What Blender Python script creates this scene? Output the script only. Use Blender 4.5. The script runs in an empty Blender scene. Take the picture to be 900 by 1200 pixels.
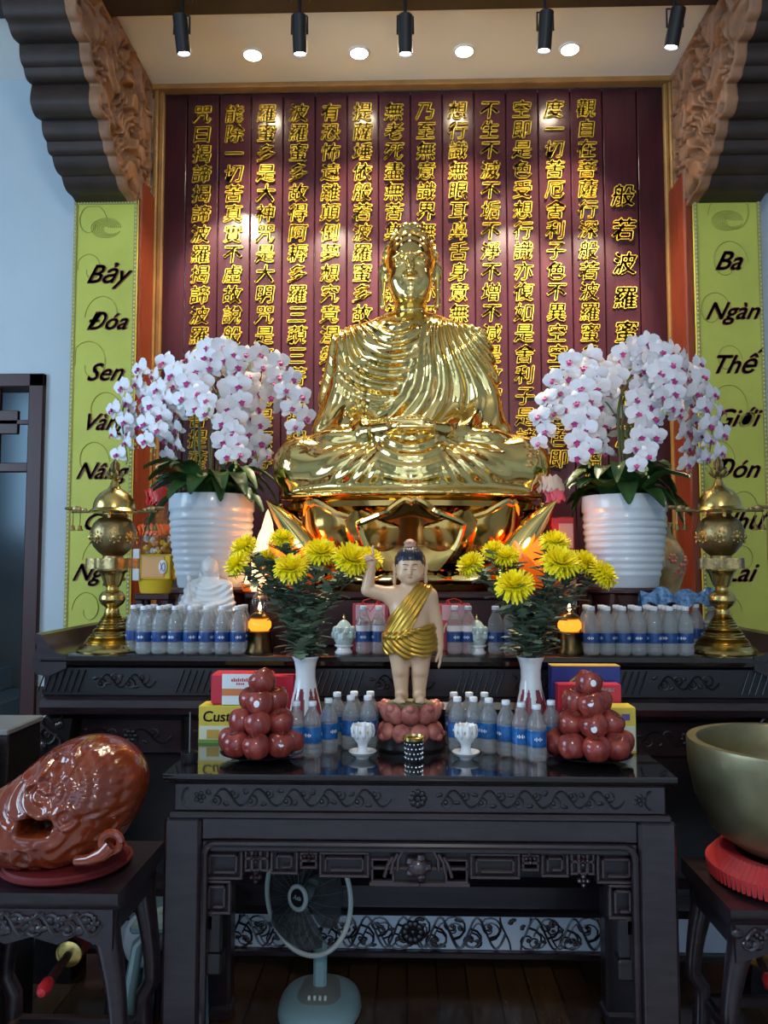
import bpy, math, random
import numpy as np
from mathutils import Vector, Matrix, Euler

S = bpy.context.scene
C = S.collection
R = math.radians
PI = math.pi
rnd = random.Random(7)

# ------------------------------------------------------------------ camera, world, light, exposure
FPX, PITCH, YAW, EYE = 935.0, 3.8, 1.6, 1.6
cd = bpy.data.cameras.new('camera')
cam = bpy.data.objects.new('camera', cd)
C.objects.link(cam)
cam.location = (0, 0, EYE)
cam.rotation_euler = (R(90 + PITCH), 0, R(YAW))
cd.sensor_fit = 'HORIZONTAL'
cd.sensor_width = 36.0
cd.lens = 36.0 * FPX / 900.0
S.camera = cam
CR = cam.rotation_euler.to_matrix()

S.view_settings.view_transform = 'Standard'
S.view_settings.look = 'None'
S.view_settings.gamma = 1.0
S.view_settings.use_curve_mapping = False
S.view_settings.exposure = 0.95
S.cycles.max_bounces = 10
S.cycles.transmission_bounces = 10
S.cycles.glossy_bounces = 5
S.cycles.diffuse_bounces = 3
S.cycles.transparent_max_bounces = 12
S.cycles.caustics_reflective = False
S.cycles.caustics_refractive = False
S.cycles.sample_clamp_indirect = 6.0

wd = bpy.data.worlds.new('daylight')
S.world = wd
wd.use_nodes = True
wd.node_tree.nodes['Background'].inputs[0].default_value = (0.50, 0.68, 0.95, 1)
wd.node_tree.nodes['Background'].inputs[1].default_value = 0.9


def area(name, loc, rot, sx, sy, power, col):
    l = bpy.data.lights.new(name, 'AREA')
    l.shape = 'RECTANGLE'
    l.size, l.size_y, l.energy, l.color = sx, sy, power, col
    o = bpy.data.objects.new(name, l)
    C.objects.link(o)
    o.location, o.rotation_euler = loc, rot
    return o


def spot(name, loc, target, power, col, deg=60, blend=0.6, rad=0.03):
    l = bpy.data.lights.new(name, 'SPOT')
    l.energy, l.color, l.spot_size, l.spot_blend, l.shadow_soft_size = power, col, R(deg), blend, rad
    o = bpy.data.objects.new(name, l)
    C.objects.link(o)
    o.location = loc
    o.rotation_euler = (Vector(target) - Vector(loc)).to_track_quat('-Z', 'Y').to_euler()
    return o


def W(px, py, Y):
    d = CR @ Vector(((px - 450) / FPX, (600 - py) / FPX, -1))
    t = Y / d.y
    return Vector((d.x * t, Y, EYE + d.z * t))


def WX(px, py, X):
    d = CR @ Vector(((px - 450) / FPX, (600 - py) / FPX, -1))
    t = X / d.x
    return Vector((X, d.y * t, EYE + d.z * t))


def WZ(px, py, Z):
    d = CR @ Vector(((px - 450) / FPX, (600 - py) / FPX, -1))
    t = (Z - EYE) / d.z
    return Vector((d.x * t, d.y * t, Z))


def ZZ(py, Y, px=480):
    return W(px, py, Y).z


def XX(px, Y, py=600):
    return W(px, py, Y).x


# daylight comes in through the three open doorways of the front wall (behind the camera)
DAY = (0.52, 0.75, 1.0)
area('daylight_door', (-2.6, -3.9, 1.75), (R(-90), 0, 0), 1.7, 3.1, 260, DAY)
area('daylight_door', (0.0, -3.9, 1.75), (R(-90), 0, 0), 1.9, 3.1, 120, DAY)
area('daylight_door', (2.6, -3.9, 1.75), (R(-90), 0, 0), 1.7, 3.1, 25, DAY)
area('far_room_fill', (-3.2, 7.4, 2.6), (R(90), 0, 0), 1.2, 1.4, 3.5, DAY)  # added fill that lifts the far room, its source is invented
area('daylight_side_window', (-4.4, 1.2, 2.6), (0, R(-90), 0), 2.2, 2.4, 80, DAY)

# added unseen fill light behind the camera, brightens the ceiling and altar
hl = bpy.data.lights.new('hall_fill', 'POINT')
hl.energy, hl.color, hl.shadow_soft_size = 80, (1, .90, .78), .25
hlo = bpy.data.objects.new('hall_fill', hl)
C.objects.link(hlo)
hlo.location = (.3, -1.2, 3.4)


# ------------------------------------------------------------------ mesh helpers
class MB:
    def __init__(s):
        s.v, s.f, s.m = [], [], []

    def add(s, vs, fs, m=0):
        b = len(s.v)
        s.v += [tuple(v) for v in vs]
        s.f += [tuple(i + b for i in f) for f in fs]
        s.m += [m] * len(fs)
        return s

    def box(s, x0, x1, y0, y1, z0, z1, b=0.004, m=0):
        b = min(b, (x1 - x0) * .3, (y1 - y0) * .3, (z1 - z0) * .3)
        if b <= 0:
            b = 1e-5
        c = ((x0 + x1) / 2, (y0 + y1) / 2, (z0 + z1) / 2)
        h = ((x1 - x0) / 2, (y1 - y0) / 2, (z1 - z0) / 2)
        vs, idx = [], {}
        for sx in (-1, 1):
            for sy in (-1, 1):
                for sz in (-1, 1):
                    for a in range(3):
                        d = [h[0] - b, h[1] - b, h[2] - b]
                        d[a] = h[a]
                        idx[(sx, sy, sz, a)] = len(vs)
                        vs.append((c[0] + sx * d[0], c[1] + sy * d[1], c[2] + sz * d[2]))
        fs = []
        I = lambda sg, a: idx[(sg[0], sg[1], sg[2], a)]
        for a in range(3):
            u, w = (a + 1) % 3, (a + 2) % 3
            for sg in (-1, 1):
                q = []
                for (i, j) in ((-1, -1), (1, -1), (1, 1), (-1, 1)):
                    k = [0, 0, 0]
                    k[a], k[u], k[w] = sg, i, j
                    q.append(I(k, a))
                fs.append(q if sg > 0 else q[::-1])
            for i in (-1, 1):
                for j in (-1, 1):
                    k0, k1 = [0] * 3, [0] * 3
                    k0[a], k1[a] = -1, 1
                    k0[u] = k1[u] = i
                    k0[w] = k1[w] = j
                    q = [I(k0, u), I(k1, u), I(k1, w), I(k0, w)]
                    fs.append(q if i * j > 0 else q[::-1])
        for sx in (-1, 1):
            for sy in (-1, 1):
                for sz in (-1, 1):
                    q = [idx[(sx, sy, sz, a)] for a in range(3)]
                    fs.append(q if sx * sy * sz > 0 else q[::-1])
        return s.add(vs, fs, m)

    def lathe(s, prof, n=32, c=(0, 0, 0), m=0, sy=1.0, sq=0.0):
        vs, fs = [], []
        k = len(prof)
        for (r, z) in prof:
            for i in range(n):
                a = 2 * PI * i / n
                rr = r
                vs.append((c[0] + rr * math.cos(a), c[1] + rr * sy * math.sin(a), c[2] + z))
        for j in range(k - 1):
            for i in range(n):
                i2 = (i + 1) % n
                fs.append((j * n + i, j * n + i2, (j + 1) * n + i2, (j + 1) * n + i))
        if prof[0][0] > 1e-6:
            fs.append(tuple(range(n))[::-1])
        if prof[-1][0] > 1e-6:
            fs.append(tuple((k - 1) * n + i for i in range(n)))
        return s.add(vs, fs, m)

    def tube(s, pts, rad, n=8, m=0, cap=True, flat=1.0, up=None):
        pts = [Vector(p) for p in pts]
        k = len(pts)
        if not hasattr(rad, '__len__'):
            rad = [rad] * k
        vs, fs = [], []
        t0 = (pts[1] - pts[0]).normalized()
        ref = Vector(up) if up else (Vector((0, 0, 1)) if abs(t0.z) < .9 else Vector((1, 0, 0)))
        nrm = (ref - t0 * ref.dot(t0)).normalized()
        for j in range(k):
            if j == 0:
                t = t0
            elif j == k - 1:
                t = (pts[j] - pts[j - 1]).normalized()
            else:
                t = ((pts[j + 1] - pts[j]).normalized() + (pts[j] - pts[j - 1]).normalized())
                t = t.normalized() if t.length > 1e-6 else t0
            nn = nrm - t * nrm.dot(t)
            nrm = nn.normalized() if nn.length > 1e-6 else nrm
            bn = t.cross(nrm)
            for i in range(n):
                a = 2 * PI * i / n
                vs.append(pts[j] + nrm * (math.cos(a) * rad[j] * flat) + bn * (math.sin(a) * rad[j]))
        for j in range(k - 1):
            for i in range(n):
                i2 = (i + 1) % n
                fs.append((j * n + i, j * n + i2, (j + 1) * n + i2, (j + 1) * n + i))
        if cap:
            fs.append(tuple(range(n))[::-1])
            fs.append(tuple((k - 1) * n + i for i in range(n)))
        return s.add(vs, fs, m)

    def ball(s, c, r, n=12, m=0):
        if not hasattr(r, '__len__'):
            r = (r, r, r)
        k = max(4, n // 2)
        vs = [(c[0], c[1], c[2] - r[2])]
        for j in range(1, k):
            p = -PI / 2 + PI * j / k
            for i in range(n):
                a = 2 * PI * i / n
                vs.append((c[0] + r[0] * math.cos(p) * math.cos(a), c[1] + r[1] * math.cos(p) * math.sin(a), c[2] + r[2] * math.sin(p)))
        vs.append((c[0], c[1], c[2] + r[2]))
        fs = []
        for i in range(n):
            i2 = (i + 1) % n
            fs.append((0, 1 + i2, 1 + i))
            for j in range(k - 2):
                b = 1 + j * n
                fs.append((b + i, b + i2, b + n + i2, b + n + i))
            b = 1 + (k - 2) * n
            fs.append((b + i, b + i2, len(vs) - 1))
        return s.add(vs, fs, m)

    def prism(s, poly, a0, a1, axis='y', m=0):
        """poly in the plane across axis, extruded from a0 to a1."""
        n = len(poly)

        def P(p, a):
            if axis == 'y':
                return (p[0], a, p[1])
            if axis == 'x':
                return (a, p[0], p[1])
            return (p[0], p[1], a)
        vs = [P(p, a0) for p in poly] + [P(p, a1) for p in poly]
        fs = [tuple(range(n)), tuple(range(2 * n - 1, n - 1, -1))]
        for i in range(n):
            j = (i + 1) % n
            fs.append((i, i + n, j + n, j))
        return s.add(vs, fs, m)

    def grid(s, fn, nu, nv, m=0, closeu=False):
        vs, fs = [], []
        for j in range(nv):
            for i in range(nu):
                vs.append(fn(i / (nu if closeu else nu - 1), j / (nv - 1)))
        for j in range(nv - 1):
            for i in range(nu if closeu else nu - 1):
                i2 = (i + 1) % nu
                fs.append((j * nu + i, j * nu + i2, (j + 1) * nu + i2, (j + 1) * nu + i))
        return s.add(vs, fs, m)

    def xform(s, M):
        s.v = [tuple(M @ Vector(v)) for v in s.v]
        return s

    def join(s, o, M=None, m=None):
        b = len(s.v)
        s.v += [tuple(M @ Vector(v)) for v in o.v] if M else list(o.v)
        s.f += [tuple(i + b for i in f) for f in o.f]
        s.m += [m] * len(o.f) if m is not None else list(o.m)
        return s


def mesh_of(name, mb, mats, angle=40, fix=False):
    me = bpy.data.meshes.new(name)
    me.from_pydata(mb.v, [], mb.f)
    for mt in (mats if isinstance(mats, (list, tuple)) else [mats]):
        me.materials.append(mt)
    if any(mb.m):
        me.polygons.foreach_set('material_index', mb.m)
    if fix:
        import bmesh
        bm = bmesh.new()
        bm.from_mesh(me)
        bmesh.ops.recalc_face_normals(bm, faces=bm.faces)
        bm.to_mesh(me)
        bm.free()
    me.polygons.foreach_set('use_smooth', [True] * len(me.polygons))
    me.set_sharp_from_angle(angle=R(angle))
    me.update()
    return me


def obj(name, mb, mats, parent=None, loc=(0, 0, 0), rot=(0, 0, 0), angle=40, fix=False):
    me = mb if isinstance(mb, bpy.types.Mesh) else mesh_of(name, mb, mats, angle, fix)
    o = bpy.data.objects.new(name, me)
    C.objects.link(o)
    o.location, o.rotation_euler = loc, rot
    if parent:
        o.parent = parent
    return o


def tag(o, label, cat, group=None):
    o['label'], o['category'] = label, cat
    if group:
        o['group'] = group
    return o


def thing(name, label, cat, loc=(0, 0, 0), rz=0, group=None):
    o = bpy.data.objects.new(name, None)
    C.objects.link(o)
    o.empty_display_size = 0.1
    o.location, o.rotation_euler = loc, (0, 0, rz)
    return tag(o, label, cat, group)


def struct(name, mb, mats, **k):
    o = obj(name, mb, mats, **k)
    if not k.get('parent'):
        o['kind'] = 'structure'
    return o


KIDS = {}


def dup(root, loc, rot=None, label=None, scale=None):
    r = root.copy()
    C.objects.link(r)
    r.location = loc
    if rot is not None:
        r.rotation_euler = rot
    if scale is not None:
        r.scale = scale
    if label:
        r['label'] = label
    key = root.name
    if key not in KIDS:
        KIDS[key] = [(c, [g for g in C.objects if g.parent == c]) for c in C.objects if c.parent == root]
    for c, gs in KIDS[key]:
        k = c.copy()
        C.objects.link(k)
        k.parent = r
        for g in gs:
            q = g.copy()
            C.objects.link(q)
            q.parent = k
    return r


def text_mesh(body, size=1.0, offset=0.0, extrude=0.0, shear=0.0, align='CENTER', line=1.0, res=3):
    c = bpy.data.curves.new('lettering', 'FONT')
    c.body, c.size, c.offset, c.extrude, c.shear = body, size, offset, extrude, shear
    c.align_x, c.space_line, c.resolution_u = align, line, res
    o = bpy.data.objects.new('lettering', c)
    C.objects.link(o)
    dg = bpy.context.evaluated_depsgraph_get()
    me = bpy.data.meshes.new_from_object(o.evaluated_get(dg))
    bpy.data.objects.remove(o)
    bpy.data.curves.remove(c)
    mb = MB()
    mb.add([v.co[:] for v in me.vertices], [tuple(p.vertices) for p in me.polygons])
    bpy.data.meshes.remove(me)
    return mb


def bold(tm, d, steps=((0, 0), (1, 0), (.5, .5))):
    o = MB()
    for a, b in steps:
        o.join(tm, Matrix.Translation((a * d, b * d, 0)))
    return o


UPR = Matrix(((1, 0, 0, 0), (0, 0, -1, 0), (0, 1, 0, 0), (0, 0, 0, 1)))  # text plane xy -> upright xz, facing -y


# ------------------------------------------------------------------ signed-distance modelling
class F:
    """float fields over points; all return distance arrays"""
    @staticmethod
    def ell(p, c, r):
        x, y, z = (p[0] - c[0]) / r[0], (p[1] - c[1]) / r[1], (p[2] - c[2]) / r[2]
        k = np.sqrt(x * x + y * y + z * z)
        g = np.sqrt((x / r[0]) ** 2 + (y / r[1]) ** 2 + (z / r[2]) ** 2)
        return k * (k - 1) / np.maximum(g, 1e-6)

    @staticmethod
    def cap(p, a, b, ra, rb=None):
        rb = ra if rb is None else rb
        a, b = np.array(a, np.float32), np.array(b, np.float32)
        d = b - a
        t = ((p[0] - a[0]) * d[0] + (p[1] - a[1]) * d[1] + (p[2] - a[2]) * d[2]) / max(float(d @ d), 1e-9)
        t = np.clip(t, 0, 1)
        return np.sqrt((p[0] - a[0] - t * d[0]) ** 2 + (p[1] - a[1] - t * d[1]) ** 2 + (p[2] - a[2] - t * d[2]) ** 2) - (ra + (rb - ra) * t)

    @staticmethod
    def box(p, c, h, r=0.0):
        q = [np.abs(p[i] - c[i]) - (h[i] - r) for i in range(3)]
        o = np.sqrt(np.maximum(q[0], 0) ** 2 + np.maximum(q[1], 0) ** 2 + np.maximum(q[2], 0) ** 2)
        return o + np.minimum(np.maximum(q[0], np.maximum(q[1], q[2])), 0) - r

    @staticmethod
    def path(p, pts, rs):
        d = None
        for i in range(len(pts) - 1):
            e = F.cap(p, pts[i], pts[i + 1], rs[i], rs[i + 1])
            d = e if d is None else np.minimum(d, e)
        return d


def smin(a, b, k):
    h = np.maximum(k - np.abs(a - b), 0) / k
    return np.minimum(a, b) - h * h * k * 0.25


def smax(a, b, k):
    return -smin(-a, -b, k)


def sdf_mesh(fn, lo, hi, h):
    """surface nets over the block lo..hi at spacing h; fn takes three flat arrays. Evaluates fine cells only near the surface."""
    B = 8
    n = [int(math.ceil((hi[i] - lo[i]) / h / B)) * B + 1 for i in range(3)]
    nb = [(k - 1) // B for k in n]
    cs = [lo[i] + (np.arange(nb[i]) + .5) * B * h for i in range(3)]
    g = np.meshgrid(*cs, indexing='ij')
    dc = fn([a.ravel().astype(np.float32) for a in g]).reshape(nb)
    act = np.abs(dc) < B * h * 1.35
    V = np.repeat(np.repeat(np.repeat(np.where(dc < 0, -1.0, 1.0).astype(np.float32), B, 0), B, 1), B, 2)
    V = np.pad(V, ((0, 1),) * 3, mode='edge')
    bi = np.argwhere(act)
    o = np.arange(B + 1)
    oi = np.stack(np.meshgrid(o, o, o, indexing='ij'), -1).reshape(-1, 3)
    idx = (bi[:, None, :] * B + oi[None]).reshape(-1, 3)
    fl = np.unique(np.ravel_multi_index(idx.T, n))
    ii = np.unravel_index(fl, n)
    pts = [(lo[i] + ii[i] * h).astype(np.float32) for i in range(3)]
    V.ravel()[fl] = fn(pts)
    V[0], V[-1] = np.abs(V[0]) + 1e-4, np.abs(V[-1]) + 1e-4
    V[:, 0], V[:, -1] = np.abs(V[:, 0]) + 1e-4, np.abs(V[:, -1]) + 1e-4
    V[:, :, 0], V[:, :, -1] = np.abs(V[:, :, 0]) + 1e-4, np.abs(V[:, :, -1]) + 1e-4
    sg = V < 0
    c = sg[:-1, :-1, :-1].astype(np.uint8)
    tot = np.zeros(c.shape, np.uint8)
    for dx in (0, 1):
        for dy in (0, 1):
            for dz in (0, 1):
                tot += sg[dx:sg.shape[0] - 1 + dx, dy:sg.shape[1] - 1 + dy, dz:sg.shape[2] - 1 + dz]
    cell = np.argwhere((tot > 0) & (tot < 8))
    vid = np.full(c.shape, -1, np.int64)
    vid[cell[:, 0], cell[:, 1], cell[:, 2]] = np.arange(len(cell))
    acc = np.zeros((len(cell), 3))
    cnt = np.zeros(len(cell))
    cor = [(a, b, d) for a in (0, 1) for b in (0, 1) for d in (0, 1)]
    for i in range(8):
        for ax in range(3):
            if cor[i][ax]:
                continue
            a = np.array(cor[i])
            b = a.copy()
            b[ax] = 1
            va = V[cell[:, 0] + a[0], cell[:, 1] + a[1], cell[:, 2] + a[2]]
            vb = V[cell[:, 0] + b[0], cell[:, 1] + b[1], cell[:, 2] + b[2]]
            x = (va < 0) != (vb < 0)
            t = np.where(x, va / np.where(x, va - vb, 1), 0)
            pt = a[None] + (b - a)[None] * t[:, None]
            acc[x] += pt[x]
            cnt[x] += 1
    co = (cell + acc / cnt[:, None]) * h + np.array(lo)
    quads = []
    for ax in range(3):
        u, w = (ax + 1) % 3, (ax + 2) % 3
        sl0 = [slice(None)] * 3
        sl1 = [slice(None)] * 3
        sl0[ax], sl1[ax] = slice(0, -1), slice(1, None)
        cr = sg[tuple(sl0)] != sg[tuple(sl1)]
        e = np.argwhere(cr)
        e = e[(e[:, u] > 0) & (e[:, w] > 0) & (e[:, u] < c.shape[u]) & (e[:, w] < c.shape[w])]
        ins = sg[e[:, 0], e[:, 1], e[:, 2]]
        q = []
        for (du, dw) in ((-1, -1), (0, -1), (0, 0), (-1, 0)):
            k = e.copy()
            k[:, u] += du
            k[:, w] += dw
            q.append(vid[k[:, 0], k[:, 1], k[:, 2]])
        q = np.stack(q, 1)
        q[~ins] = q[~ins][:, ::-1]
        quads.append(q)
    q = np.concatenate(quads)
    q = q[(q >= 0).all(1)]
    return co, q


def sdf_obj(name, fn, lo, hi, h, mat, parent=None, loc=(0, 0, 0), rot=(0, 0, 0), smooth=1):
    co, q = sdf_mesh(fn, lo, hi, h)
    for _ in range(smooth):     # light relaxation
        s = np.zeros_like(co)
        n = np.zeros(len(co))
        for a in range(4):
            for b in (1, 3):
                np.add.at(s, q[:, a], co[q[:, (a + b) % 4]])
                np.add.at(n, q[:, a], 1)
        co = co * .5 + s / np.maximum(n, 1)[:, None] * .5
    me = bpy.data.meshes.new(name)
    me.from_pydata(co.tolist(), [], q.tolist())
    me.materials.append(mat)
    me.polygons.foreach_set('use_smooth', [True] * len(me.polygons))
    me.update()
    return obj(name, me, None, parent, loc, rot)


# ------------------------------------------------------------------ materials
def sock(n, *names):
    for k in names:
        if k in n.inputs:
            return n.inputs[k]


def pm(name, col, rough=.5, metal=0.0, var=None, bump=None, coat=0.0, trans=0.0, ior=1.45, sss=0.0, emit=None, stretch=(1, 1, 1), alpha=None, spec=None, col2=None, sheen=0.0, coat_rough=.05, clear=0.0):
    m = bpy.data.materials.new(name)
    m.use_nodes = True
    nt = m.node_tree
    b = nt.nodes['Principled BSDF']
    b.inputs['Base Color'].default_value = (*col, 1)
    b.inputs['Roughness'].default_value = rough
    b.inputs['Metallic'].default_value = metal
    b.inputs['IOR'].default_value = ior
    b.inputs['Coat Weight'].default_value = coat
    b.inputs['Coat Roughness'].default_value = coat_rough
    b.inputs['Transmission Weight'].default_value = trans
    if spec is not None:
        b.inputs['Specular IOR Level'].default_value = spec
    if sss:
        b.inputs['Subsurface Weight'].default_value = sss
        b.inputs['Subsurface Radius'].default_value = (.02, .012, .008)
        b.inputs['Subsurface Scale'].default_value = 0.3
    if sheen:
        b.inputs['Sheen Weight'].default_value = sheen
    if emit:
        b.inputs['Emission Color'].default_value = (*emit[:3], 1)
        b.inputs['Emission Strength'].default_value = emit[3]
    if alpha is not None:
        b.inputs['Alpha'].default_value = alpha
    if var or bump:
        tc = nt.nodes.new('ShaderNodeTexCoord')
        mp = nt.nodes.new('ShaderNodeMapping')
        mp.inputs['Scale'].default_value = stretch
        nt.links.new(tc.outputs['Object'], mp.inputs['Vector'])
    if var:
        nz = nt.nodes.new('ShaderNodeTexNoise')
        nz.inputs['Scale'].default_value = var[0]
        nz.inputs['Detail'].default_value = 6
        nz.inputs['Roughness'].default_value = .6
        nt.links.new(mp.outputs[0], nz.inputs['Vector'])
        mx = nt.nodes.new('ShaderNodeMix')
        mx.data_type = 'RGBA'
        rp = nt.nodes.new('ShaderNodeMapRange')
        rp.inputs[1].default_value, rp.inputs[2].default_value = .3, .7
        nt.links.new(nz.outputs[0], rp.inputs[0])
        nt.links.new(rp.outputs[0], mx.inputs[0])
        mx.inputs[6].default_value = (*[c * (1 - var[1]) for c in col], 1)
        mx.inputs[7].default_value = (*(col2 or [min(1, c * (1 + var[1])) for c in col]), 1)
        nt.links.new(mx.outputs[2], b.inputs['Base Color'])
    if bump:
        n2 = nt.nodes.new('ShaderNodeTexNoise')
        n2.inputs['Scale'].default_value = bump[0]
        n2.inputs['Detail'].default_value = 4
        nt.links.new(mp.outputs[0], n2.inputs['Vector'])
        bp = nt.nodes.new('ShaderNodeBump')
        bp.inputs['Strength'].default_value = bump[1]
        bp.inputs['Distance'].default_value = .01
        nt.links.new(n2.outputs[0], bp.inputs['Height'])
        nt.links.new(bp.outputs[0], b.inputs['Normal'])
    if clear:
        tr = nt.nodes.new('ShaderNodeBsdfTransparent')
        ms = nt.nodes.new('ShaderNodeMixShader')
        ms.inputs[0].default_value = clear
        nt.links.new(b.outputs[0], ms.inputs[1])
        nt.links.new(tr.outputs[0], ms.inputs[2])
        nt.links.new(ms.outputs[0], nt.nodes['Material Output'].inputs['Surface'])
    return m


M = {}
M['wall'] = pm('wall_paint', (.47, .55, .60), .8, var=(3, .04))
M['beige'] = pm('ceiling_paint', (.82, .80, .75), .8)
M['white_ceiling'] = pm('plain_ceiling', (.6, .6, .58), .9)
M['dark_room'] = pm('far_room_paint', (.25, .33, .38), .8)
M['darkwood'] = pm('dark_rosewood', (.020, .012, .015), .30, var=(9, .45), stretch=(1, 6, 6), coat=.45, coat_rough=.16)
M['blackwood'] = pm('black_stained_wood', (.009, .007, .008), .38, var=(9, .4), stretch=(1, 6, 6), coat=.15, coat_rough=.25)
M['tabletop'] = pm('lacquered_top', (.010, .008, .009), .12, coat=1.0, coat_rough=.03)
M['redwood'] = pm('red_brown_wood', (.20, .035, .014), .4, var=(6, .3), stretch=(8, 8, 1))
M['maroonwood'] = pm('maroon_lacquer_board', (.046, .012, .018), .22, var=(5, .15), stretch=(8, 8, 1))
M['bracketwood'] = pm('dark_bracket_wood', (.030, .018, .014), .6, var=(6, .4))
M['carvedwood'] = pm('carved_brown_wood', (.25, .125, .066), .6, var=(8, .35))
M['framegold'] = pm('ochre_frame_wood', (.36, .19, .06), .4, var=(8, .2))
M['goldpaint'] = pm('gold_leaf_letters', (.88, .60, .06), .4, metal=.1)
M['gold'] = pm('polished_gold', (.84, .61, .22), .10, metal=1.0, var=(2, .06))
M['golddark'] = pm('darkened_polished_gold', (.50, .29, .08), .13, metal=1.0, var=(3, .1))  # gold darkened to stand for the dark room mirrored in the petals
M['brass'] = pm('brass', (.55, .40, .13), .24, metal=1.0, var=(10, .3))
M['brassdark'] = pm('aged_brass', (.27, .20, .09), .36, metal=1.0, var=(14, .4), bump=(90, .25))
M['black'] = pm('black_metal', (.012, .012, .014), .4)
M['lamp_white'] = pm('lit_lamp_lens', (1, 1, 1), .5, emit=(1, .84, .62, 90))
M['lamp_cool'] = pm('lit_spot_lens', (1, 1, 1), .5, emit=(.85, .92, 1, 25))
M['white'] = pm('white_plastic', (.80, .82, .84), .35)
M['porcelain'] = pm('white_porcelain', (.75, .77, .78), .18, coat=.4)
M['leaf'] = pm('orchid_leaf', (.035, .09, .022), .35, var=(12, .3))
M['red'] = pm('red_gloss', (.45, .02, .025), .3)
M['yellowcloth'] = pm('banner_yellow', (.50, .52, .085), .6, var=(4, .08))
M['ink'] = pm('calligraphy_ink', (.13, .014, .020), .5)
M['olive'] = pm('banner_faint_scroll', (.36, .38, .07), .6)
M['olivedark'] = pm('banner_border', (.30, .30, .10), .6)

# ------------------------------------------------------------------ the room
YB = 4.45                       # face of the sutra screen
YC = 4.19                       # front of the two columns
ZC = ZZ(102, YB)                # ceiling over the altar
XL, XR = WX(163, 400, 0.0001) if False else W(163, 400, YC).x, W(805, 400, YC).x     # inner faces of the columns


def floor_material():
    m = pm('floor_boards', (.085, .042, .018), .22, coat=.3, coat_rough=.15)
    nt = m.node_tree
    b = nt.nodes['Principled BSDF']
    tc = nt.nodes.new('ShaderNodeTexCoord')
    mp = nt.nodes.new('ShaderNodeMapping')
    mp.inputs['Rotation'].default_value = (0, 0, R(90))
    br = nt.nodes.new('ShaderNodeTexBrick')
    br.inputs['Color1'].default_value = (.12, .058, .022, 1)
    br.inputs['Color2'].default_value = (.065, .032, .014, 1)
    br.inputs['Mortar'].default_value = (.01, .006, .004, 1)
    br.inputs['Scale'].default_value = 1
    br.inputs['Brick Width'].default_value = 1.1
    br.inputs['Row Height'].default_value = .115
    br.inputs['Mortar Size'].default_value = .003
    nz = nt.nodes.new('ShaderNodeTexNoise')
    nz.inputs['Scale'].default_value = 6
    mp2 = nt.nodes.new('ShaderNodeMapping')
    mp2.inputs['Scale'].default_value = (8, 1, 1)
    mx = nt.nodes.new('ShaderNodeMix')
    mx.data_type = 'RGBA'
    mx.blend_type = 'MULTIPLY'
    mx.inputs[0].default_value = .6
    L = nt.links.new
    L(tc.outputs['Object'], mp.inputs[0])
    L(tc.outputs['Object'], mp2.inputs[0])
    L(mp.outputs[0], br.inputs['Vector'])
    L(mp2.outputs[0], nz.inputs['Vector'])
    L(br.outputs[0], mx.inputs[6])
    L(nz.outputs[0], mx.inputs[7])
    L(mx.outputs[2], b.inputs['Base Color'])
    return m


M['floor'] = floor_material()
struct('floor', MB().box(-5, 5, 2.05, 8.5, -.1, 0, 0), M['floor'])
M['bounce_floor'] = pm('pale_bounce_floor', (.38, .40, .42), .18, var=(3, .05))  # unseen hall floor, made pale to bounce light onto table and ceiling
struct('floor_hall', MB().box(-5, 5, -6, 2.05, -.1, 0, 0), M['bounce_floor'])
ZT = 5.3
struct('ceiling', MB().box(-5, 5, -4.2, 3.6, ZT, ZT + .1, 0), M['white_ceiling'])
struct('ceiling_lower', MB().box(-3.2, 3.2, 3.745, YB + .15, ZC, ZC + .1, 0), M['beige'])
struct('wall_back', MB().box(-1.75, 1.85, YB + .06, YB + .2, 0, ZT, 0), M['beige'])
# ceiling beam with the track lights: the dark band along the top of the picture
YBM = W(480, 12, 3.77).y
zb = ZZ(11, 3.72)
struct('trim_1', MB().box(-3.6, 3.6, 3.48, 3.74, zb, ZT, .01), M['bracketwood'])
# cornice above the screen
struct('trim_2', MB().box(W(181, 100, YB).x, W(789, 100, YB).x, YB - .07, YB, ZZ(107, YB), ZZ(99.5, YB), .006), M['framegold'])

# side walls, seen left and right of the columns
YW = 4.32
dl, dt = W(50, 600, YW).x, ZZ(436, YW)
w = MB()
w.box(dl, -1.62, YW, YW + .15, 0, ZT, 0)
w.box(-5, dl, YW, YW + .15, dt, ZT, 0)
w.box(-5, dl - 1.15, YW, YW + .15, 0, dt, 0)
struct('wall_left', w, M['wall'])
struct('wall_right', MB().box(1.72, 5, YW, YW + .15, 0, ZT, 0), M['wall'])
struct('wall_left_side', MB().box(-5, -4.9, -4.2, YW, 0, ZT, 0), M['wall'])
struct('wall_right_side', MB().box(4.9, 5, -4.2, YW, 0, ZT, 0), M['wall'])
w = MB()
for a, b in ((-5, -3.6), (-1.6, -1.1), (1.1, 1.6), (3.6, 5)):
    w.box(a, b, -4.2, -4.05, 0, ZT, 0)
w.box(-3.6, 3.6, -4.2, -4.05, 3.4, ZT, 0)
struct('wall_front', w, M['wall'])
struct('baseboard_left', MB().box(dl, -1.62, YW - .02, YW, 0, ZZ(806, YW), .004), M['bracketwood'])
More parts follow.
